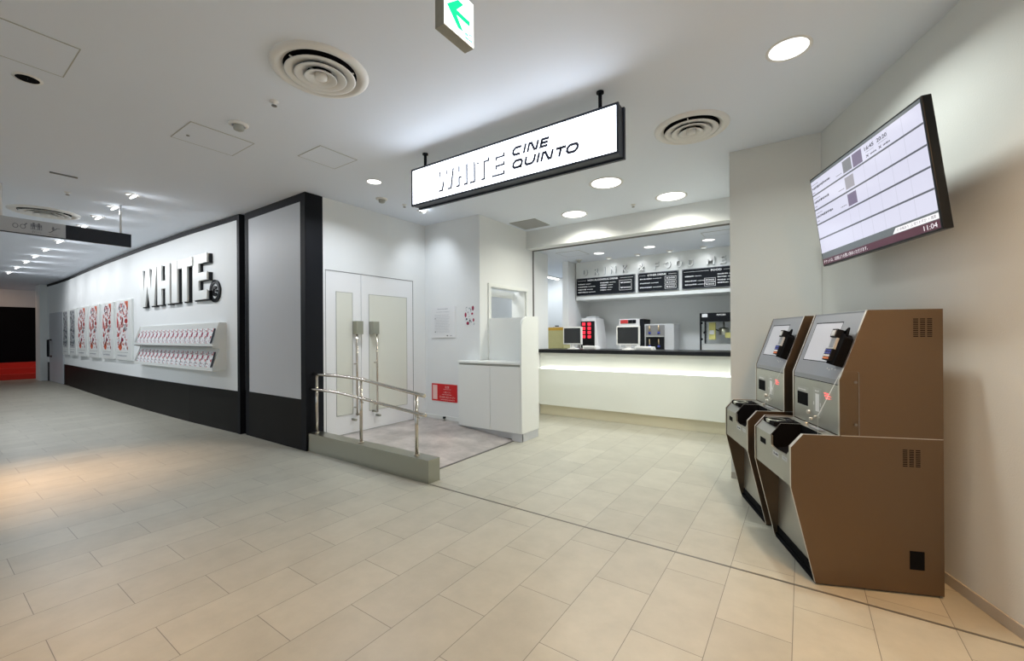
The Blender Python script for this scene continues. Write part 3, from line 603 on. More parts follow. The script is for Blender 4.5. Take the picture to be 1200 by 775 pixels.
# ------------------------------------------------------------------ posters
PX_ = [(-17.12, -16.42), (-16.27, -15.52), (-15.325, -14.37), (-14.2, -13.25), (-13.06, -12.14), (-11.99, -10.91)]
pn = ['leftmost', 'second from left', 'third from left', 'third from right', 'second from right', 'rightmost']
for i, (x0, x1) in enumerate(PX_):
    yw = wy((x0 + x1) / 2); k = yw / 2.62; x0 *= k; x1 *= k; z0 = 1.335 - .46 * k; z1 = 1.335 + .775 * k; cx = (x0 + x1) / 2
    yw = max(wy(x0), wy(x1)); yf = min(wy(x0), wy(x1)) - 0.035
    kind = 'blue grey monochrome' if i < 2 else 'red spotted'
    t = thing('poster_frame', 'tall framed %s poster, %s of the six on the wall' % (kind, pn[i]), 'poster', (cx, yw, z0), 0, 'tall framed posters')
    q = MB(); q.box((x0, yf, z0), (x1, yw, z1), 'white'); part('frame', q, t, 0.004)
    q = MB(); F = Face(q, (x0, yf, z0), X, Z, -Y); F.k = 0.0015; w_ = x1 - x0; h_ = z1 - z0
    a0, a1, b0, b1 = .10 * w_, .80 * w_, .16 * h_, .97 * h_
    F.rect(a0, b0, a1, b1, 'grey' if i < 2 else 'paper', 1)
    rd = random.Random(11 if i >= 2 else 5); W2 = a1 - a0; H2 = b1 - b0
    ck = ['ink', 'paperg', 'ink', 'teal'] if i < 2 else ['orange', 'red', 'ink', 'red']
    if i >= 2:
        F.poly([(a1 - .30 * W2, b1), (a1, b1), (a1, b1 - .20 * H2)], 'orange', 2)
        F.poly([(a0, b1 - .28 * H2), (a0 + .16 * W2, b1 - .42 * H2), (a0 + .10 * W2, b1 - .52 * H2), (a0, b1 - .54 * H2)], 'red', 2)
        F.ell(a0 + .30 * W2, b0 + .07 * H2, .16 * W2, .07 * H2, 'orange', 2); F.ring(a0 + .42 * W2, b1 - .11 * H2, .24 * W2, .075 * H2, .012, 'ink', 2)
        F.ell(a0 + .12 * W2, b0 + .32 * H2, .09 * W2, .045 * H2, 'red', 2); F.ell(a0 + .84 * W2, b0 + .60 * H2, .13 * W2, .05 * H2, 'red', 2); F.ell(a0 + .50 * W2, b0 + .22 * H2, .10 * W2, .04 * H2, 'crim', 2)
        for r_ in range(7): F.rect(a0 + .66 * W2, b0 + (.40 + r_ * .02) * H2, a0 + (.86 + .04 * (r_ % 3)) * W2, b0 + (.41 + r_ * .02) * H2, 'ink', 2)
    for _ in range(110):
        a = rd.uniform(a0 + .03, a1 - .03); b_ = rd.uniform(b0 + .03, b1 - .03); F.ell(a, b_, rd.uniform(.012, .035), rd.uniform(.010, .045), rd.choice(ck), 2, 8)
    for _ in range(170 if i < 2 else 110):
        a = rd.uniform(a0 + .02, a1 - .05); b_ = rd.uniform(b0 + .03, b1 - .05); F.poly([(a, b_), (a + .012, b_), (a + rd.uniform(.0, .05), b_ + rd.uniform(.03, .09))], 'ink' if rd.random() < .6 else ck[0], 3)
    F.rect(a0, .125 * h_, a1, .128 * h_, 'ink', 1); F.dashes(a0 + .02, .06 * h_, a1 - .1, .085 * h_, 'paperg', rd)
    part('print', q, t)

# ------------------------------------------------------------------ leaflet rack
rx0, rx1 = -10.20, -6.755
t = thing('leaflet_rack', 'long white two-tier wall rack for leaflets below the big letters', 'rack', (-8.47, 2.56, .868))
yb = 2.575
def wall_strip(q, z0, z1, y0, m): q.prism([(rx0, y0), (rx1, y0), (rx1, wy(rx1) + .002), (-8.0, wy(-8) + .002), (-10., wy(-10) + .002), (rx0, wy(rx0) + .002)], (0, 0, z0), X, Y, Z, z1 - z0, m)
q = MB(); wall_strip(q, .868, 1.545, 2.548, 'white'); part('back_panel', q, t, 0.002)
for nm_, zb in (('upper', 1.205), ('lower', .868)):
    q = MB(); q.box((rx0, 2.455, zb), (rx1, 2.548, zb + 0.014), 'white'); q.box((rx0, 2.455, zb + .014), (rx1, 2.460, zb + .040), 'white'); q.box((rx0, 2.452, zb - 0.012), (rx1, 2.548, zb), 'strip' if nm_ == 'upper' else 'white'); part('shelf', q, t, 0.001)
for x in (rx0 - .006, rx1):
    q = MB(); q.prism([(2.548, .868), (2.455, .868), (2.455, .92), (2.54, 1.17), (2.455, 1.193), (2.455, 1.25), (2.535, 1.545), (2.548, 1.545)], (x, 0, 0), Y, Z, X, .006, 'white'); part('end_plate', q, t)
def leaflet_mesh(seed, low):
    q = MB(); a = Vector((0, 0, 0)); up = Vector((0, 0.062, 0.235)).normalized(); n = Vector((0, -up.z, up.y)); w, h = 0.178, 0.248
    q.add([(-w / 2, 0, 0), (w / 2, 0, 0), Vector((w / 2, 0, 0)) + up * h, Vector((-w / 2, 0, 0)) + up * h] + [Vector(p) - n * .004 for p in ((-w / 2, 0, 0), (w / 2, 0, 0), Vector((w / 2, 0, 0)) + up * h, Vector((-w / 2, 0, 0)) + up * h)],
          [(0, 1, 2, 3), (7, 6, 5, 4), (0, 4, 5, 1), (3, 2, 6, 7), (0, 3, 7, 4)], 'paper')
    q.add([Vector((w / 2 + .003, 0, 0)), Vector((w / 2 + .003, 0, 0)) + up * h, Vector((w / 2 + .003, 0.02, 0)) + up * h, Vector((w / 2 + .003, 0.02, 0))], [(0, 1, 2, 3)], 'ink')
    F = Face(q, (-w / 2, 0, 0), X, up, n); rd = random.Random(seed)
    F.poly([(.0, .13), (.035, .12), (.05, .17), (.03, .20), (.0, .19)], 'crim', 2)
    F.ell(.05, .022, .022, .016, 'red', 2); F.ell(.15, .12, .02, .02, 'red', 2); F.ell(.15, .21, .016, .012, 'red', 2); F.poly([(.15, .248), (.178, .248), (.178, .215)], 'red', 2)
    for _ in range(30): F.ell(rd.uniform(.01, .168), rd.uniform(.01, .238), rd.uniform(.004, .010), rd.uniform(.004, .012), rd.choice(['ink', 'teal', 'crim', 'ink']), 3, 6)
    for _ in range(10):
        a_ = rd.uniform(.02, .15); b_ = rd.uniform(.02, .21); F.poly([(a_, b_), (a_ + .004, b_), (a_ + rd.uniform(-.02, .02), b_ + rd.uniform(.01, .03))], 'ink', 3)
    return q
for tier, zb in (('upper', 1.2195), ('lower', .8825)):
    base = None
    for i in range(17):
        x = -6.985 - i * 0.1925
        pos = 'rightmost leaflet' if i == 0 else 'leftmost leaflet' if i == 16 else '%s leaflet from the right' % ORD[i]
        lab = 'white leaflet with crimson and dark spots, %s in the %s tier' % (pos, tier)
        if base is None:
            base = leaflet_mesh(3 if tier == 'upper' else 4, tier == 'lower').build('leaflet', None, (0, 0, 0), 0, lab, None, 'leaflet', 'leaflets in the %s tier of the rack' % tier); base.location = (x, 2.4665, zb)
        else:
            c = base.copy(); COL.objects.link(c); c.location = (x, 2.4665, zb); c['label'] = lab

# ------------------------------------------------------------------ curb and handrail
q = MB(); q.box((-4.742, 2.682, 0), (-2.767, 2.826, 0.21), 'steel')
q.build('ramp_curb', None, (-3.75, 2.75, 0), 0.002, 'low brushed steel curb wall carrying the handrail', None, 'curb')
t = thing('handrail', 'two-bar stainless handrail stepping down on three posts', 'railing', (-3.84, 2.755, .21))
for x, zt in ((-4.675, .88), (-3.84, .872), (-2.995, .775)):
    q = MB(); q.cyl((x, 2.755, .21), (x, 2.755, zt), 0.0165, 'chrome', 18); q.cyl((x, 2.755, .21), (x, 2.755, .222), .026, 'chrome', 18); part('post', q, t)
def curve_pts(P, n=6):
    out = []
    for i in range(len(P) - 1):
        p0 = P[max(i - 1, 0)]; p1 = P[i]; p2 = P[i + 1]; p3 = P[min(i + 2, len(P) - 1)]
        for k in range(n):
            u = k / n; out.append(tuple(0.5 * (2 * b + (c - a) * u + (2 * a - 5 * b + 4 * c - d) * u * u + (3 * b - a - 3 * c + d) * u ** 3) for a, b, c, d in zip(p0, p1, p2, p3)))
    out.append(P[-1]); return out
q = MB(); q.tube(curve_pts([(-4.74, 2.755, .893), (-4.45, 2.755, .893), (-4.2, 2.755, .893), (-3.84, 2.755, .880), (-3.4, 2.755, .832), (-2.885, 2.755, .776)]), .0185, 'chrome', 16); part('top_rail', q, t)
q = MB(); q.tube(curve_pts([(-4.74, 2.715, .722), (-4.45, 2.715, .722), (-4.2, 2.715, .718), (-3.84, 2.715, .692), (-3.4, 2.715, .655), (-2.83, 2.715, .606)]), .0155, 'chrome', 14); part('lower_rail', q, t)
for x, z in ((-4.675, .722), (-3.84, .692), (-2.995, .620)):
    q = MB(); q.tube(curve_pts([(x, 2.755, z - .05), (x + .05, 2.745, z - .055), (x + .06, 2.72, z - .03), (x + .06, 2.715, z - .012)], 4), .005, 'chrome', 8); part('rail_bracket', q, t)

# ------------------------------------------------------------------ notices on the landing wall
q = MB(); q.box((-4.612, 4.548, 1.305), (-4.125, 4.5598, 1.765), 'paper'); F = Face(q, (-4.612, 4.548, 1.305), X, Z, -Y); rd = random.Random(3)
F.frame(.0, .0, .487, .46, .004, 'whitep', 1)
F.dashes(.13, .418, .34, .432, 'paperg', rd, 2); F.dashes(.11, .375, .37, .386, 'corrp', rd, 2)
for i in range(15): F.dashes(.075, .335 - i * .0185, .34 + .05 * rd.random(), .341 - i * .0185, 'corrp', rd, 2)
for b_ in (.285, .085): F.ell(.085, b_, .008, .008, 'ink', 3)
F.ell(.33, .03, .015, .008, 'ink', 2); F.ell(.40, .03, .02, .006, 'paperg', 2)
q.build('notice_sheet', None, (-4.37, 4.55, 1.305), 0, 'large white printed notice pinned beside the floral poster', None, 'notice')
q = MB(); q.box((-3.955, 4.555, 1.478), (-3.77, 4.5598, 1.755), 'paper'); F = Face(q, (-3.955, 4.555, 1.478), X, Z, -Y); rd = random.Random(8)
F.ell(.02, .15, .018, .035, 'crim', 2); F.ell(.155, .24, .02, .035, 'crim', 2); F.ell(.14, .165, .018, .016, 'crim', 2); F.ell(.06, .03, .026, .024, 'crim', 2); F.ell(.165, .075, .015, .025, 'crim', 2); F.ell(.035, .09, .012, .016, 'ink', 2); F.ell(.10, .065, .014, .016, 'ink', 2)
for _ in range(30): F.ell(rd.uniform(.008, .177), rd.uniform(.01, .265), rd.uniform(.003, .009), rd.uniform(.003, .016), rd.choice(['teal', 'ink', 'crim', 'teal']), 3, 7)
q.build('floral_poster', None, (-3.86, 4.556, 1.478), 0, 'small poster with crimson and green blots right of the white notice', None, 'poster')
q = MB(); q.box((-4.612, 4.551, .362), (-4.105, 4.5598, .618), 'signred'); F = Face(q, (-4.612, 4.551, .362), X, Z, -Y); rd = random.Random(2)
F.rect(.022, .022, .115, .236, 'pink', 1)
F.text('注意', .27, .196, .355, .232, 'pink', 1); F.dashes(.24, .176, .39, .184, 'pink', rd); F.text('ご注意ください', .24, .125, .385, .152, 'pink', 1); F.dashes(.21, .098, .40, .108, 'pink', rd)
F.text('足元の段差にお気をつけください', .16, .048, .47, .080, 'pink', 1); F.dashes(.18, .022, .46, .032, 'pink', rd)
q.build('red_notice', None, (-4.36, 4.553, .362), 0, 'bright red notice board low on the landing wall', None, 'sign')
t = thing('door_stop', 'small black floor door stop at the foot of the landing wall', 'door stop', (-4.31, 4.50, .092))
q = MB(); q.cyl((-4.31, 4.50, .092), (-4.31, 4.50, .10), .026, 'steel', 16); q.cyl((-4.31, 4.50, .10), (-4.31, 4.50, .125), .012, 'steel', 14); part('base', q, t)
q = MB(); q.cyl((-4.31, 4.50, .125), (-4.31, 4.50, .150), .022, 'black', 16); part('rubber_cap', q, t)

# ------------------------------------------------------------------ white reception cabinet
t = thing('reception_cabinet', 'white two-door cabinet with raised curved side panel beside the landing', 'cabinet', (-3.35, 4.45, 0))
q = MB(); q.box((-3.90, 4.375, 0.12), (-2.885, 4.555, .95), 'white'); q.box((-3.655, 4.555, 0.0), (-2.885, 4.765, .95), 'white'); part('body', q, t, 0.002)
q = MB(); q.box((-3.90, 4.395, 0.02), (-2.885, 4.55, .12), 'panelgrey'); q.box((-2.885, 4.372, 0), (-2.866, 4.76, .105), 'panelgrey'); q.box((-3.02, 4.368, 0), (-2.866, 4.395, .105), 'panelgrey'); part('plinth', q, t, 0.002)
for x0, x1 in ((-3.905, -3.358), (-3.354, -2.888)):
    q = MB(); q.box((x0, 4.357, .105), (x1, 4.375, .935), 'white'); part('door', q, t, 0.002)
q = MB(); q.box((-3.90, 4.368, .937), (-2.886, 4.55, .958), 'grille'); part('shadow_gap', q, t)
q = MB(); q.box((-3.915, 4.353, .962), (-2.886, 4.556, .99), 'white'); q.box((-3.655, 4.556, .962), (-2.886, 4.75, .99), 'white'); part('counter_top', q, t, 0.003)
q = MB(); pr = [(4.357, .105), (4.357, 1.42)] + [(4.357 + .155 * (1 - math.cos(R(a))), 1.42 + .155 * math.sin(R(a))) for a in range(10, 91, 10)] + [(4.77, 1.578), (4.77, .105)]
q.prism(pr, (-2.886, 0, 0), Y, Z, X, .026, 'white'); part('side_panel', q, t, 0.002)
q = MB(); q.box((-3.66, 4.75, .95), (-2.886, 4.77, 1.578), 'white'); part('back_panel', q, t, 0.002)

# ------------------------------------------------------------------ concession counter
t = thing('service_counter', 'long cream service counter with black worktop and beige plinth', 'counter', (-2.1, 6.3, 0))
q = MB(); q.box((-3.67, 6.17, .17), (-0.545, 6.72, 1.04), 'cream'); part('body', q, t, 0.002)
q = MB(); q.box((-3.67, 6.105, .172), (-0.547, 6.17, .772), 'cream'); part('lower_panel', q, t, 0.003)
q = MB(); q.box((-3.67, 6.165, 0), (-0.547, 6.17, .172), 'beige'); q.box((-3.67, 6.17, 0), (-.547, 6.7, .17), 'beige'); part('plinth', q, t)
q = MB(); q.box((-3.67, 6.12, 1.04), (-0.547, 6.78, 1.098), 'blackg'); part('worktop', q, t, 0.004)
q = MB(); q.box((-3.66, 6.148, .772), (-.55, 6.165, .777), 'lamp'); part('light_strip', q, t)
a = area('counter_strip', (0.0, -0.15, 0.785), 3.0, 3.2, (1, 0.99, 0.9), size_y=0.02); a.data.energy = 0.7; a.rotation_euler = (PI, 0, 0); a.parent = t
t = thing('back_counter', 'low white back counter under the kitchen machines', 'counter', (-2.0, 7.8, 0))
q = MB(); q.box((-3.62, 7.52, 0.08), (-.42, 8.19, .96), 'white'); part('body', q, t); q = MB(); q.box((-3.64, 7.50, .96), (-.42, 8.19, 1.0), 'grey'); part('worktop', q, t, .003); q = MB(); q.box((-3.6, 7.56, 0), (-.42, 8.1, .08), 'beige'); part('plinth', q, t)

# menu letters
LT = 'DRINK&FOODMEN'
xs_ = [684.5, 698.5, 708, 715, 726.5, 743.5, 761.5, 773.5, 785, 798, 818.5, 835, 848]
# positions along the bulkhead in metres
LX = [(-3.50, -3.40), (-3.275, -3.165), (-3.085, -3.055), (-2.955, -2.835), (-2.72, -2.61), (-2.40, -2.255), (-2.07, -1.96), (-1.875, -1.745), (-1.655, -1.535), (-1.445, -1.33), (-1.14, -1.01), (-.925, -.83), (-.745, -.63)]
LX = [(-3.50, -3.40), (-3.27, -3.165), (-3.075, -3.045), (-2.945, -2.835), (-2.72, -2.61), (-2.43, -2.305), (-2.145, -2.055), (-1.965, -1.85), (-1.775, -1.665), (-1.58, -1.48), (-1.28, -1.165), (-1.085, -.995), (-.90, -.79)]
wd = ['DRINK', 'DRINK', 'DRINK', 'DRINK', 'DRINK', '', 'FOOD', 'FOOD', 'FOOD', 'FOOD', 'MENU', 'MENU', 'MENU']
od = ['', '', '', '', '', '', '', 'first ', 'second ', '', '', '', '']
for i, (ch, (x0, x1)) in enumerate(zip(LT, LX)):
    q = MB(); put_text(q, ch, (x0, 7.55, 2.475), X * (x1 - x0), Z * .135, -Y, 'white', .034, .028, 'paperg')  # grey sides paint shade onto the white letters' returns
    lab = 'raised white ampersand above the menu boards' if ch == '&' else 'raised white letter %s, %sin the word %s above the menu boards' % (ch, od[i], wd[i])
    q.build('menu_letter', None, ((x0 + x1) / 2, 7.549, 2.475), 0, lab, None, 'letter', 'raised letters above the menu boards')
# menu boards
def board(x0, x1, title, items, prices, label, seed):
    t = thing('menu_board', label, 'menu board', ((x0 + x1) / 2, 7.55, 2.095), 0, 'black menu boards')
    q = MB(); q.box((x0, 7.525, 2.095), (x1, 7.549, 2.432), 'board'); part('board', q, t, .002)
    q = MB(); F = Face(q, (x0, 7.525, 2.095), X, Z, -Y); F.k = .001; w = x1 - x0; rd = random.Random(seed)
    F.frame(.006, .006, w - .006, .331, .0025, 'paperg'); ta, tb = title[1], title[2]
    F.text(title[0], ta, .272, tb, .305, 'chalk', 1, .03)
    F.rect(.03, .285, ta - .03, .289, 'chalk'); F.rect(tb + .03, .285, w - .03, .289, 'chalk')
    for (a0, a1, zs) in items:
        for z in zs: k = rd.uniform(.7, 1); m_ = a0 + (a1 - a0) * .55 * k; F.dashes(a0, z, m_, z + .022, 'chalk', rd); F.dashes(m_ + .02, z + .003, a0 + (a1 - a0) * k, z + .016, 'chalk', rd)
    for (a0, b0, a1, b1, nl) in prices:
        F.frame(a0, b0, a1, b1, .005, 'chalk')
        for j in range(nl): zz = b0 + (b1 - b0) * (j + .5) / nl; F.text('¥300', a0 + .02, zz - .013, a1 - .02, zz + .013, 'chalk', 1, .02)
    part('print', q, t)
    for a in (x0 + .012, x1 - .012):
        for z in (2.107, 2.42):
            q = MB(); q.cyl((a, 7.525, z), (a, 7.518, z), .006, 'grey', 10); part('fixing', q, t)
board(-3.64, -2.478, ('NON ALCOHOLIC DRINK', .24, .85), [(.04, .40, (.21, .158, .106, .054)), (.50, .80, (.21, .165, .12, .075))], [(.87, .06, 1.10, .245, 2)], 'leftmost black menu board, headed NON ALCOHOLIC DRINK', 1)
board(-2.424, -1.727, ('OTHER DRINK', .17, .50), [(.04, .42, (.215, .14, .065))], [(.47, .185, .66, .25, 1), (.47, .11, .66, .175, 1), (.47, .035, .66, .10, 1)], 'middle black menu board, headed OTHER DRINK', 2)
board(-1.670, -.56, ('FOOD', .45, .61), [(.05, .38, (.20, .12, .06)), (.55, .85, (.205, .16, .11, .065))], [(.35, .10, .52, .165, 1), (.35, .03, .52, .095, 1)], 'rightmost black menu board, headed FOOD, partly behind the column', 3)

# till monitors
def monitor(cx, y, rz, label):
    t = thing('till_monitor', label, 'monitor', (cx, y, 1.099), rz, 'till monitors on the counter')
    q = MB(); q.box((-.185, 0, .075), (.185, .035, .368), 'whitep'); lpart('casing', q, t, .006)
    q = MB(); q.box((-.163, -.002, .097), (.163, .001, .350), 'scr'); lpart('screen', q, t)
    q = MB(); q.box((-.05, .035, .04), (.05, .075, .22), 'whitep'); q.prism([(-.045, 0), (.045, 0), (.035, .09), (-.035, .09)], (0, .025, 0), X, Z, Y, .04, 'whitep'); lpart('stand', q, t, .004)
    q = MB(); q.lathe([(.105, 0), (.105, .008), (.06, .016), (.001, .018)], (0, .04, 0), Z, 'whitep', 24); lpart('foot', q, t)
monitor(-3.165, 6.37, R(-8), 'white till monitor on the counter left of the red-buttoned machine')
monitor(-2.215, 6.37, 0, 'white till monitor on the counter in front of the coffee machine')
def tray(x0, x1, label):
    t = thing('receipt_printer', label, 'printer', ((x0 + x1) / 2, 6.42, 1.099), 0, 'receipt printers')
    q = MB(); q.prism([(x0, 1.1), (x1, 1.1), (x1 - .015, 1.148), (x0, 1.155)], (0, 6.36, 0), X, Z, Y, .17, 'whitep'); part('casing', q, t, .003)
    q = MB(); q.box((x0 + .02, 6.355, 1.112), (x1 - .035, 6.36, 1.132), 'grey'); part('drawer', q, t)
tray(-2.97, -2.73, 'low white printer right of the left till monitor')
tray(-2.10, -1.83, 'low white printer right of the right till monitor')
# carton on a low cabinet in the hall opening
t = thing('side_cabinet', 'low white cabinet holding the olive carton', 'cabinet', (-3.85, 6.98, 0)); q = MB(); q.box((-4.2, 6.82, .06), (-3.5, 7.22, 1.02), 'white'); part('body', q, t, .003); q = MB(); q.box((-4.17, 6.85, 0), (-3.53, 7.2, .06), 'grey'); part('plinth', q, t)
t = thing('carton', 'olive cardboard carton behind the left till monitor', 'box', (-3.76, 6.95, 1.022))
q = MB(); q.box((-3.95, 6.84, 1.022), (-3.57, 7.1, 1.42), 'carton'); part('body', q, t, .003); q = MB(); q.box((-3.953, 6.837, 1.42), (-3.567, 7.103, 1.475), 'tape'); part('lid', q, t, .003)
q = MB(); q.box((-3.80, 6.86, 1.476), (-3.70, 6.98, 1.49), 'grey'); q.tube([(-3.78, 6.9, 1.5), (-3.72, 6.94, 1.5)], .012, 'black', 8); q.build('tape_dispenser', None, (-3.75, 6.92, 1.476), 0, 'small grey tape dispenser on top of the olive carton', None, 'tape dispenser')
# machine A
t = thing('drink_dispenser', 'tall white drink dispenser with eight red lit buttons', 'drink machine', (-3.43, 7.75, 1.001))
q = MB(); q.prism([(-3.60, 1.001), (-3.20, 1.001), (-3.225, 1.30), (-3.27, 1.66), (-3.56, 1.66)], (0, 7.58, 0), X, Z, Y, .42, 'whitep'); part('body', q, t, .008)
q = MB(); q.box((-3.575, 7.572, 1.08), (-3.285, 7.582, 1.60), 'blackg'); fp = part('front_panel', q, t, .003)
for i in range(4):
    for j in range(2): q = MB(); q.box((-3.54 + j * .115, 7.562, 1.27 + i * .082), (-3.475 + j * .115, 7.575, 1.327 + i * .082), 'btnred'); part('button', q, fp, .003)
q = MB(); q.box((-3.50, 7.66, 1.66), (-3.30, 7.85, 1.695), 'grey'); part('hopper_lid', q, t, .004)
# machine B
t = thing('coffee_grinder', 'white boxy coffee machine with red and black label strip behind the right monitor', 'coffee machine', (-2.57, 7.75, 1.001))
q = MB(); q.box((-2.80, 7.58, 1.001), (-2.42, 7.98, 1.62), 'whitep'); part('body', q, t, .006)
q = MB(); q.box((-2.418, 7.60, 1.01), (-2.345, 8.0, 1.615), 'black'); part('side_unit', q, t, .004)
q = MB(); q.box((-2.77, 7.572, 1.54), (-2.63, 7.582, 1.605), 'red'); q.box((-2.625, 7.572, 1.54), (-2.55, 7.582, 1.605), 'black'); q.box((-2.545, 7.572, 1.54), (-2.48, 7.582, 1.605), 'black'); q.box((-2.76, 7.570, 1.10), (-2.47, 7.582, 1.45), 'grey'); part('label_strip', q, t)
# machine C
t = thing('tap_dispenser', 'grey two-level drink dispenser with four brass taps', 'drink machine', (-2.05, 7.75, 1.001))
q = MB(); q.box((-2.34, 7.62, 1.001), (-1.83, 8.02, 1.52), 'grey'); part('body', q, t, .006)
q = MB(); q.box((-2.31, 7.60, 1.31), (-1.99, 7.625, 1.50), 'line'); q.box((-2.31, 7.60, 1.05), (-1.99, 7.625, 1.29), 'blackg'); q.box((-2.30, 7.56, 1.29), (-1.99, 7.62, 1.31), 'grille'); q.box((-2.30, 7.56, 1.03), (-1.99, 7.62, 1.05), 'black'); part('front_panel', q, t, .002)
for x in (-2.24, -2.08):
    for z in (1.36, 1.12):
        q = MB(); q.cyl((x, 7.59, z + .03), (x, 7.575, z + .13), .012, 'brass', 10, .008); q.lathe([(.001, -.012), (.022, 0), (.022, .02), (.001, .03)], (x, 7.60, z), -Y, 'blue', 14); part('tap', q, t)
# popcorn machine
t = thing('popcorn_machine', 'black framed glass popcorn machine at the right end of the kitchen', 'popcorn machine', (-1.12, 7.75, 1.001))
x0, x1, y0, y1 = -1.405, -.86, 7.58, 8.05
q = MB()
for x in (x0, x1 - .025):
    for y in (y0, y1 - .025): q.box((x, y, 1.001), (x + .025, y + .025, 1.68), 'black')
q.box((x0, y0, 1.55), (x1, y1, 1.685), 'black'); q.box((x0, y0, 1.001), (x1, y1, 1.03), 'black'); part('frame', q, t, .003)
q = MB(); q.box((x0 + .025, y0 + .01, 1.03), (x1 - .025, y1, 1.17), 'grey'); part('drawer', q, t, .003)
q = MB(); q.box((x0 + .025, y0 + .004, 1.17), (x1 - .025, y0 + .008, 1.55), 'glass'); part('glass_door', q, t)
q = MB(); q.box((x0 + .075, y0 - .005, 1.18), (x0 + .09, y0 + .003, 1.55), 'black'); q.cyl((x0 + .08, y0 - .02, 1.36), (x0 + .08, y0, 1.36), .022, 'black', 14)
for z in (1.52, 1.25):
    for x in (x0 + .03, x1 - .03): q.cyl((x, y0 - .008, z), (x, y0 + .003, z), .02, 'black', 12)
part('door_hardware', q, t)
q = MB(); q.lathe([(.075, 0), (.08, .10), (.06, .12), (.001, .13)], (-1.07, 7.80, 1.32), Z, 'steel', 20); q.cyl((-1.07, 7.80, 1.40), (-1.07, 7.80, 1.55), .012, 'steel', 10); q.tube([(-1.14, 7.80, 1.38), (-1.20, 7.80, 1.42)], .008, 'black', 8); part('kettle', q, t)
q = MB(); q.box((x0 + .12, 7.7, 1.24), (x0 + .22, 7.75, 1.53), 'popc'); q.box((x0 + .13, 7.69, 1.33), (x0 + .20, 7.70, 1.40), 'whitep'); q.box((x1 - .18, 7.72, 1.27), (x1 - .09, 7.76, 1.36), 'popc'); part('popcorn_packs', q, t)
q = MB(); F = Face(q, (x0, y0, 1.55), X, Z, -Y); F.rect(.035, .065, .12, .12, 'paper'); F.text('POPCORN', .26, .085, .39, .115, 'chalk', 1, .03); part('top_lettering', q, t)
# fluorescent lamp in the hall, and hall light
t = thing('fluorescent_lamp', 'lit white fluorescent batten in the hall behind the counter opening', 'ceiling light', (-4.95, 7.9, KC))
q = MB(); q.box((-5.02, 8.2, KC - .03), (-4.92, 9.25, KC - .001), 'dif'); part('housing', q, t, .003)
q = MB(); q.box((-5.01, 8.22, KC - .05), (-4.93, 9.23, KC - .031), 'lamp'); part('tube', q, t, .008)
a = area('tube_lamp', (-.02, .8, -.07), 1.0, 26, COOL, size_y=.1); a.parent = t; a.data.energy = 9
area('hall_lamp', (-4.6, 5.3, 2.9), 0.6, 20, (0.97, 0.98, 1.0), (-4.6, 5.3, 0))

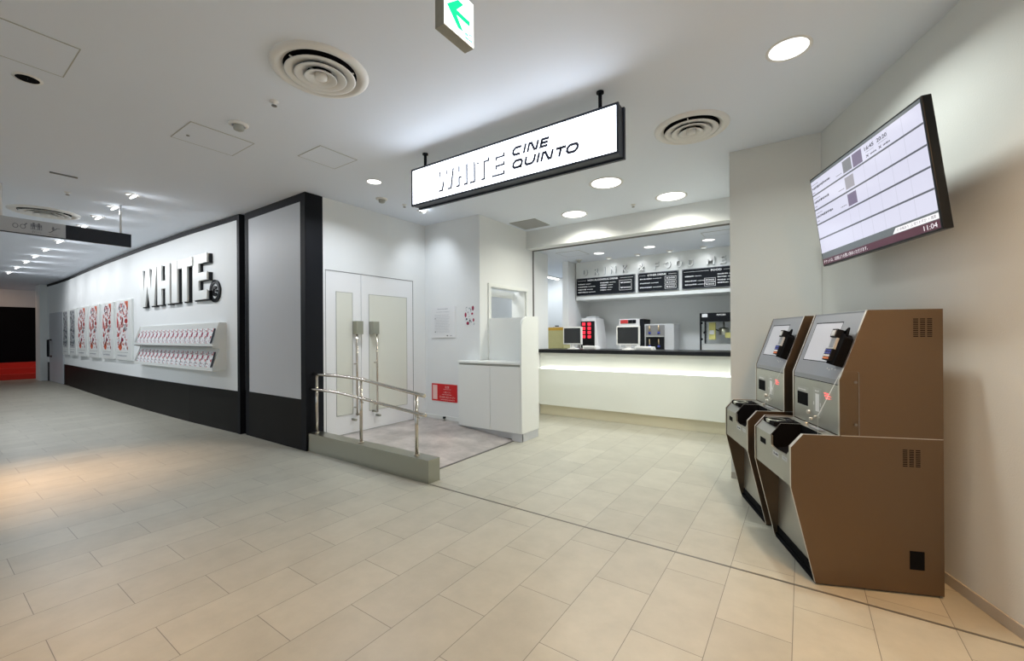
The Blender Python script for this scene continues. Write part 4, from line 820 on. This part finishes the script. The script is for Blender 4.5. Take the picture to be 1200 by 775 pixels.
# ------------------------------------------------------------------ ticket kiosks
KW_ = 0.568; ROT = math.atan2(sn, cs)
def kiosk(s_c, label):
    base = KW(s_c, 1.36, 0)
    t = thing('ticket_kiosk', label, 'ticket machine', base, ROT, 'ticket kiosks along the right wall')
    h = KW_ / 2
    prof = [(-.290, .012), (-.403, .510), (-.403, .725), (-.344, .797), (-.174, .797), (-.174, 1.09), (-.046, 1.455), (.280, 1.455), (.280, .012)]
    def mir(mbq): return mbq
    for sgn, nm_ in ((-1, 'far'), (1, 'near')):
        q = MB(); xo = h if sgn > 0 else -h + .016
        q.prism(prof, (xo - .016, 0, 0), Y, Z, X, .016, 'kside', 'kedge'); sp_ = lpart('side_panel', q, t, .0015)
        q = MB(); xf = xo + .0005 if sgn > 0 else xo - .016 - .0005; F = Face(q, (xf, 0, 0), Y, Z, X * sgn)
        F.rect(-.168, .7965, .280, .8005, 'kedge'); lpart('joint_line', q, sp_); q = MB(); F.mb = q
        for (ya, za, yb_, zb_) in ((.153, 1.315, .235, 1.412), (.105, .655, .182, .745)):
            for c in range(3):
                for r_ in range(10):
                    a0 = ya + c * (yb_ - ya) * .36; w3 = (yb_ - ya) * .26; b0 = za + r_ * (zb_ - za) / 10
                    F.rect(a0, b0, a0 + w3, b0 + .0045, 'matte')
            lpart('vent_slots', q, sp_); q = MB(); F.mb = q
        q = MB(); q.box((xo - .001 if sgn > 0 else xo - .0175, .133, .134), (xo + .0015 if sgn > 0 else xo - .015, .196, .228), 'matte'); lpart('cable_cover', q, sp_, .0005)
    w0, w1 = -h + .016, h - .016
    # inner casing below, behind the upper front and around
    q = MB()
    q.box((w0, .262, .03), (w1, .276, 1.452), 'kside')                      # back
    q.prism([(-.046, 1.440), (-.046, 1.452), (.278, 1.452), (.278, 1.440)], (w0, 0, 0), Y, Z, X, w1 - w0, 'kslope')   # top
    q.box((w0, -.285, .003), (w1, .27, .03), 'matte')                      # base
    lpart('inner_casing', q, t)
    q = MB(); q.prism([(-.272, .03), (-.262, .03), (-.252, .56), (-.262, .56)], (w0, 0, 0), Y, Z, X, w1 - w0, 'kfront'); q.box((w0, -.275, .03), (w1, -.268, .075), 'matte'); lpart('lower_panel', q, t, .001)
    # front apron with the hopper notch
    yF = -.398; e = .004
    nx0, nx1 = -.010, .243
    q = MB(); ap = [(w0, .510), (w1, .510), (w1, .725), (nx1, .725), (nx1, .692), (nx1 - .035, .664), (nx0 + .06, .656), (nx0, .664), (nx0, .722), (w0, .722)]
    q.prism(ap, (0, yF, 0), X, Z, Y, .012, 'kfront')
    q.prism([(-.398, .510), (-.386, .510), (-.262, .56), (-.262, .572)], (w0, 0, 0), Y, Z, X, w1 - w0, 'kfront')
    fa = lpart('front_apron', q, t, .0008)
    q = MB(); F = Face(q, (0, yF, 0), X, Z, -Y); F.rect(-.187, .643, -.095, .677, 'matte'); F.rect(.012, .610, .118, .652, 'grille'); F.rect(.022, .618, .108, .644, 'panelgrey', 2); F.rect(.036, .624, .05, .638, 'ink', 3); F.rect(.06, .626, .10, .636, 'ink', 3)
    F.rect(.150, .622, .232, .656, 'grille'); F.rect(.158, .629, .225, .650, 'panelgrey', 2); F.dashes(.165, .634, .218, .645, 'grille', random.Random(1), 3)
    lpart('label_plates', q, fa)
    # ledge: chamfer and top, with the notch
    q = MB()
    def ch(p, a):   # along chamfer: 0 front edge .. 1 top edge
        return (p, -.398 + (.059) * a, .722 + .071 * a)
    def quad(P, m): q.add(P, [(0, 1, 2, 3)], m)
    quad([ch(w0, 0), ch(nx0 - .012, 0), ch(nx0 - .012, 1), ch(w0, 1)], 'kfront')
    quad([ch(nx1, 0), ch(w1, 0), ch(w1, 1), ch(nx1, 1)], 'kedge')
    zt = .793; yb2 = -.174
    quad([(w0, -.339, zt), (nx0 - .012, -.339, zt), (nx0 - .012, -.235, zt), (w0, -.235, zt)], 'kfront')
    quad([(w0, -.235, zt), (w1, -.235, zt), (w1, yb2, zt), (w0, yb2, zt)], 'kfront')
    quad([(nx1, -.339, zt), (w1, -.339, zt), (w1, -.235, zt), (nx1, -.235, zt)], 'kfront')
    lg = lpart('ledge', q, t)
    q = MB()   # black hopper basin
    zb = .640; yb3 = -.235
    q.add([(nx0 - .012, -.3865, zb), (nx1, -.3865, zb), (nx1, yb3, zb + .03), (nx0 - .012, yb3, zb + .03), (nx0 - .012, -.3865, .722), (nx1, -.3865, .722), (nx1, -.339, zt), (nx0 - .012, -.339, zt), (nx1, yb3, zt), (nx0 - .012, yb3, zt)],
          [(0, 1, 2, 3), (3, 2, 8, 9), (0, 3, 9, 7, 4), (1, 5, 6, 8, 2)], 'matte')
    lpart('ticket_hopper', q, lg)
    q = MB(); q.box((-.215, -.372, .770), (-.035, -.225, .7965), 'matte'); F = Face(q, (0, 0, .797), X, Y, Z)
    lpart('coin_recess', q, lg, .004)
    q = MB(); q.lathe([(.052, 0), (.055, .018), (.046, .022), (.034, .008), (.001, .004)], (-.135, -.325, .778), Z, 'steel', 24); lpart('coin_cup', q, lg)
    q = MB(); q.lathe([(.024, 0), (.022, .012), (.001, .016)], (-.07, -.27, .796), Z, 'black', 20); lpart('knob', q, lg)
    q = MB(); q.box((.05, -.222, .794), (.17, -.19, .800), 'kslope'); q.cyl((-.03, -.2, .794), (-.03, -.2, .806), .010, 'kedge', 12); lpart('button_plate', q, lg)
    # upper front
    q = MB(); q.box((w0, -.171, .797), (w1, -.158, 1.058), 'kfront'); q.box((w0, -.168, 1.058), (w1, -.155, 1.062), 'matte'); q.prism([(-.171, 1.062), (-.158, 1.062), (-.158, 1.088), (-.171, 1.090)], (w0, 0, 0), Y, Z, X, w1 - w0, 'kslope'); uf = lpart('upper_front', q, t, .001)
    q = MB(); F = Face(q, (0, -.171, 0), X, Z, -Y)
    F.rect(-.225, .885, -.068, 1.005, 'grille'); F.rect(-.219, .893, -.074, .972, 'matte', 2); F.dashes(-.205, .982, -.10, .994, 'chalk', random.Random(4), 2); lpart('note_slot', q, uf)
    q = MB(); F = Face(q, (0, -.171, 0), X, Z, -Y); F.rect(-.012, .862, .088, 1.019, 'grille'); F.rect(.018, .882, .062, .985, 'whitep', 2); F.dashes(.015, .994, .06, 1.006, 'chalk', random.Random(5), 2)
    for z in (.92, .93): F.ell(-.002, z, .005, .005, 'whitep', 2, 8); F.ell(.076, z, .005, .005, 'whitep', 2, 8)
    lpart('ticket_slot', q, uf)
    q = MB(); F = Face(q, (0, -.171, 0), X, Z, -Y); F.dashes(.118, .996, .165, 1.004, 'redled', random.Random(6)); F.dashes(.125, .982, .185, .992, 'redled', random.Random(7)); F.dashes(.135, .970, .18, .977, 'redled', random.Random(9)); lpart('red_display', q, uf)
    q = MB(); q.lathe([(.013, 0), (.013, .012), (.001, .014)], (-.06, -.171, .862), -Y, 'kedge', 16); q.lathe([(.008, 0), (.008, .008), (.001, .009)], (.02, -.171, .848), -Y, 'kedge', 12); q.lathe([(.010, 0), (.010, .012), (.001, .013)], (-.03, -.171, .826), -Y, 'kedge', 12); lpart('lock', q, uf)
    # sloping screen face
    P0 = Vector((0, -.170, 1.09)); upv = Vector((0, .128, .365)).normalized(); nv = Vector((0, -upv.z, upv.y)); Ls = .386
    q = MB(); q.prism([(w0, 0), (w1, 0), (w1, Ls), (w0, Ls)], P0, X, upv, -nv, .010, 'kslope'); sf = lpart('screen_bezel', q, t, .001)
    q = MB(); F = Face(q, P0, X, upv, nv); F.rect(-.213, .084, .100, .328, 'matte', 1); F.rect(-.207, .088, .098, .322, 'kscreen', 2); lpart('touch_screen', q, sf)
    # card reader in its holder
    q = MB(); q.prism([(.175, .072), (.262, .066), (.267, .222), (.232, .245), (.185, .215)], P0, X, upv, nv, .045, 'matte'); hd = lpart('card_reader_holder', q, t, .004)
    q = MB()
    T0 = q.T.copy()
    ax = Vector((.30, .954)); ay = Vector((-.954, .30))
    def cr(a, b_, l): return P0 + X * (.196 + a * .78 - b_ * .03) + upv * (.086 + b_ * .86) + nv * (l - .038)
    def crbox(a0, b0, l0, a1, b1, l1, m): 
        vs = [cr(a, b_, l) for l in (l0, l1) for a, b_ in ((a0, b0), (a1, b0), (a1, b1), (a0, b1))]
        q.add(vs, [(0, 1, 2, 3), (7, 6, 5, 4), (0, 4, 5, 1), (1, 5, 6, 2), (2, 6, 7, 3), (3, 7, 4, 0)], m)
    crbox(-.048, .0, .06, .048, .075, .100, 'black'); crbox(-.038, .075, .06, .036, .150, .095, 'grey'); crbox(-.034, .150, .055, .034, .205, .105, 'black'); crbox(-.022, .158, .1052, .022, .195, .108, 'grey'); crbox(-.028, .085, .0952, .026, .140, .097, 'kslope')
    for r_ in range(4):
        for c in range(3): crbox(-.036 + c * .026, .006 + r_ * .017, .1002, -.016 + c * .026, .018 + r_ * .017, .103, ('orkey', 'keyw', 'blue', 'blue')[r_])
    lpart('card_reader', q, hd, .002)
    q = MB(); q.tube([P0 + X * .205 + upv * .225 + nv * .035, P0 + X * .240 + upv * .275 + nv * .03, P0 + X * .252 + upv * .215 + nv * .03], .007, 'matte', 8); lpart('holder_arm', q, hd)
    q = MB(); F = Face(q, P0, X, upv, nv)
    for a_, b_ in ((.115, .052), (.14, .045), (.165, .052), (.20, .050)): F.ell(a_, b_, .005, .004, 'kedge', 1, 8)
    lpart('stickers', q, sf)
    # clear side shield bolted to the near side
    q = MB(); sh = [(-.168, 1.135), (-.094, 1.134), (-.088, 1.128), (-.088, .802), (-.277, .800), (-.277, .90)]
    q.prism(sh, (h + .003, 0, 0), Y, Z, X, .005, 'acryl', 'glassedge'); sd_ = lpart('side_shield', q, t)
    q = MB()
    for z in (.86, 1.08): q.cyl((h + .008, -.105, z), (h + .013, -.105, z), .007, 'strip', 12)
    lpart('shield_bolt', q, sd_)
    return t
M['glassedge'] = mat('acrylic_edge', (0.62, 0.63, 0.60), 0.2)
kiosk(-2.8095, 'steel ticket kiosk nearest the camera, its whole side showing')
kiosk(-3.5150, 'second ticket kiosk, standing behind the nearest one')

# ------------------------------------------------------------------ wall screen
t = bpy.data.objects.new('wall_screen', None); COL.objects.link(t); tv0 = KW(-3.484, 1.538, 1.819); t.location = tv0
tilt = 0.1339; t.rotation_euler = (0, 0, 0)
TVW, TVH = 1.119, .6436
upt = (N * -math.sin(tilt) + Z * math.cos(tilt)); nt_ = D.cross(upt)   # pointing into the wall
Mt = Matrix((( D.x, nt_.x, upt.x, tv0.x), (D.y, nt_.y, upt.y, tv0.y), (D.z, nt_.z, upt.z, tv0.z), (0, 0, 0, 1)))
if nt_.dot(N) < 0: nt_ = -nt_; Mt = Matrix(((D.x, nt_.x, upt.x, tv0.x), (D.y, nt_.y, upt.y, tv0.y), (D.z, nt_.z, upt.z, tv0.z), (0, 0, 0, 1)))
t.matrix_world = Mt
t['label'] = 'wall-mounted black display with a film timetable, tilted down above the kiosks'; t['category'] = 'display screen'
q = MB(); q.box((0, 0.002, 0), (TVW, .045, TVH), 'blackg'); q.box((.15, .045, .1), (TVW - .15, .075, TVH - .1), 'black'); lpart('casing', q, t, .004)
q = MB(); F = Face(q, (0, .002, 0), X, Z, -Y); F.k = .0006; B = .011
def A(a): return B + a * (TVW - 2 * B)
def Bb(b_): return B + b_ * (TVH - 2 * B)
def tr(a0, b0, a1, b1, m, l): F.rect(A(a0), Bb(b0), A(a1), Bb(b1), m, l)
tr(0, 0, 1, 1, 'tvg', 1)
tr(0, .135, 1, .972, 'tvw', 2)
for b_ in (.812, .642, .472, .302): tr(0, b_ - .008, 1, b_ + .008, 'tvline', 3)
for a_ in (.375, .46, .56, .66, .77, .875): tr(a_ - .0012, .135, a_ + .0012, .972, 'tvfaint', 2.5)
tr(0, 0, 1, .066, 'tvmar', 2)
F.poly([(A(.70), Bb(.072)), (A(1), Bb(.072)), (A(1), Bb(.117)), (A(.725), Bb(.117))], 'tvwhite', 3)
tr(.377, .835, .462, .955, 'thumbA', 3); tr(.474, .83, .562, .955, 'thumbB', 3); tr(.377, .665, .462, .785, 'thumbC', 3); tr(.378, .495, .464, .615, 'thumbB', 3)
def tt(s_, a0, b0, a1, b1, m, bold=0.0): F.text(s_, A(a0), Bb(b0), A(a1), Bb(b1), m, 4, bold)
tt('16:45', .590, .905, .668, .940, 'tvtxt', .02); tt('20:20', .692, .905, .770, .940, 'tvtxt', .02)
tt('×', .595, .838, .618, .866, 'tvtxt'); tt('×', .700, .838, .722, .866, 'tvtxt')
rd = random.Random(12)
for a_ in (.630, .735): F.dashes(A(a_), Bb(.842), A(a_ + .05), Bb(.858), 'tvtxt', rd, 4); F.dashes(A(a_ - .035), Bb(.885), A(a_ + .03), Bb(.890), 'tvline', rd, 4)
for b_, w in ((.875, .22), (.715, .18), (.545, .20)):
    F.dashes(A(.012), Bb(b_), A(.012 + w), Bb(b_ + .028), 'tvtxt', rd, 4); F.dashes(A(.012), Bb(b_ + .05), A(.09), Bb(b_ + .058), 'tvline', rd, 4); F.dashes(A(.30), Bb(b_ - .025), A(.36), Bb(b_ - .016), 'tvline', rd, 4); F.dashes(A(.008), Bb(b_ - .042), A(.04), Bb(b_ - .03), 'tvline', rd, 4)
tt('チケットは、2日前よりお買い求めいただけます。', .012, .012, .485, .052, 'tvwhite')
tt('○ 余裕あり  △ 残りわずか  × 満席', .735, .082, .985, .110, 'tvtxt')
tt('11:04', .905, .012, .985, .052, 'tvwhite')
lpart('display_face', q, t)
q = MB(); q.box((TVW / 2 - .2, .075, .18), (TVW / 2 + .2, .085, .48), 'black'); q.box((TVW / 2 - .05, .085, .24), (TVW / 2 + .05, .150, .44), 'black'); lpart('wall_bracket', q, t, .002)
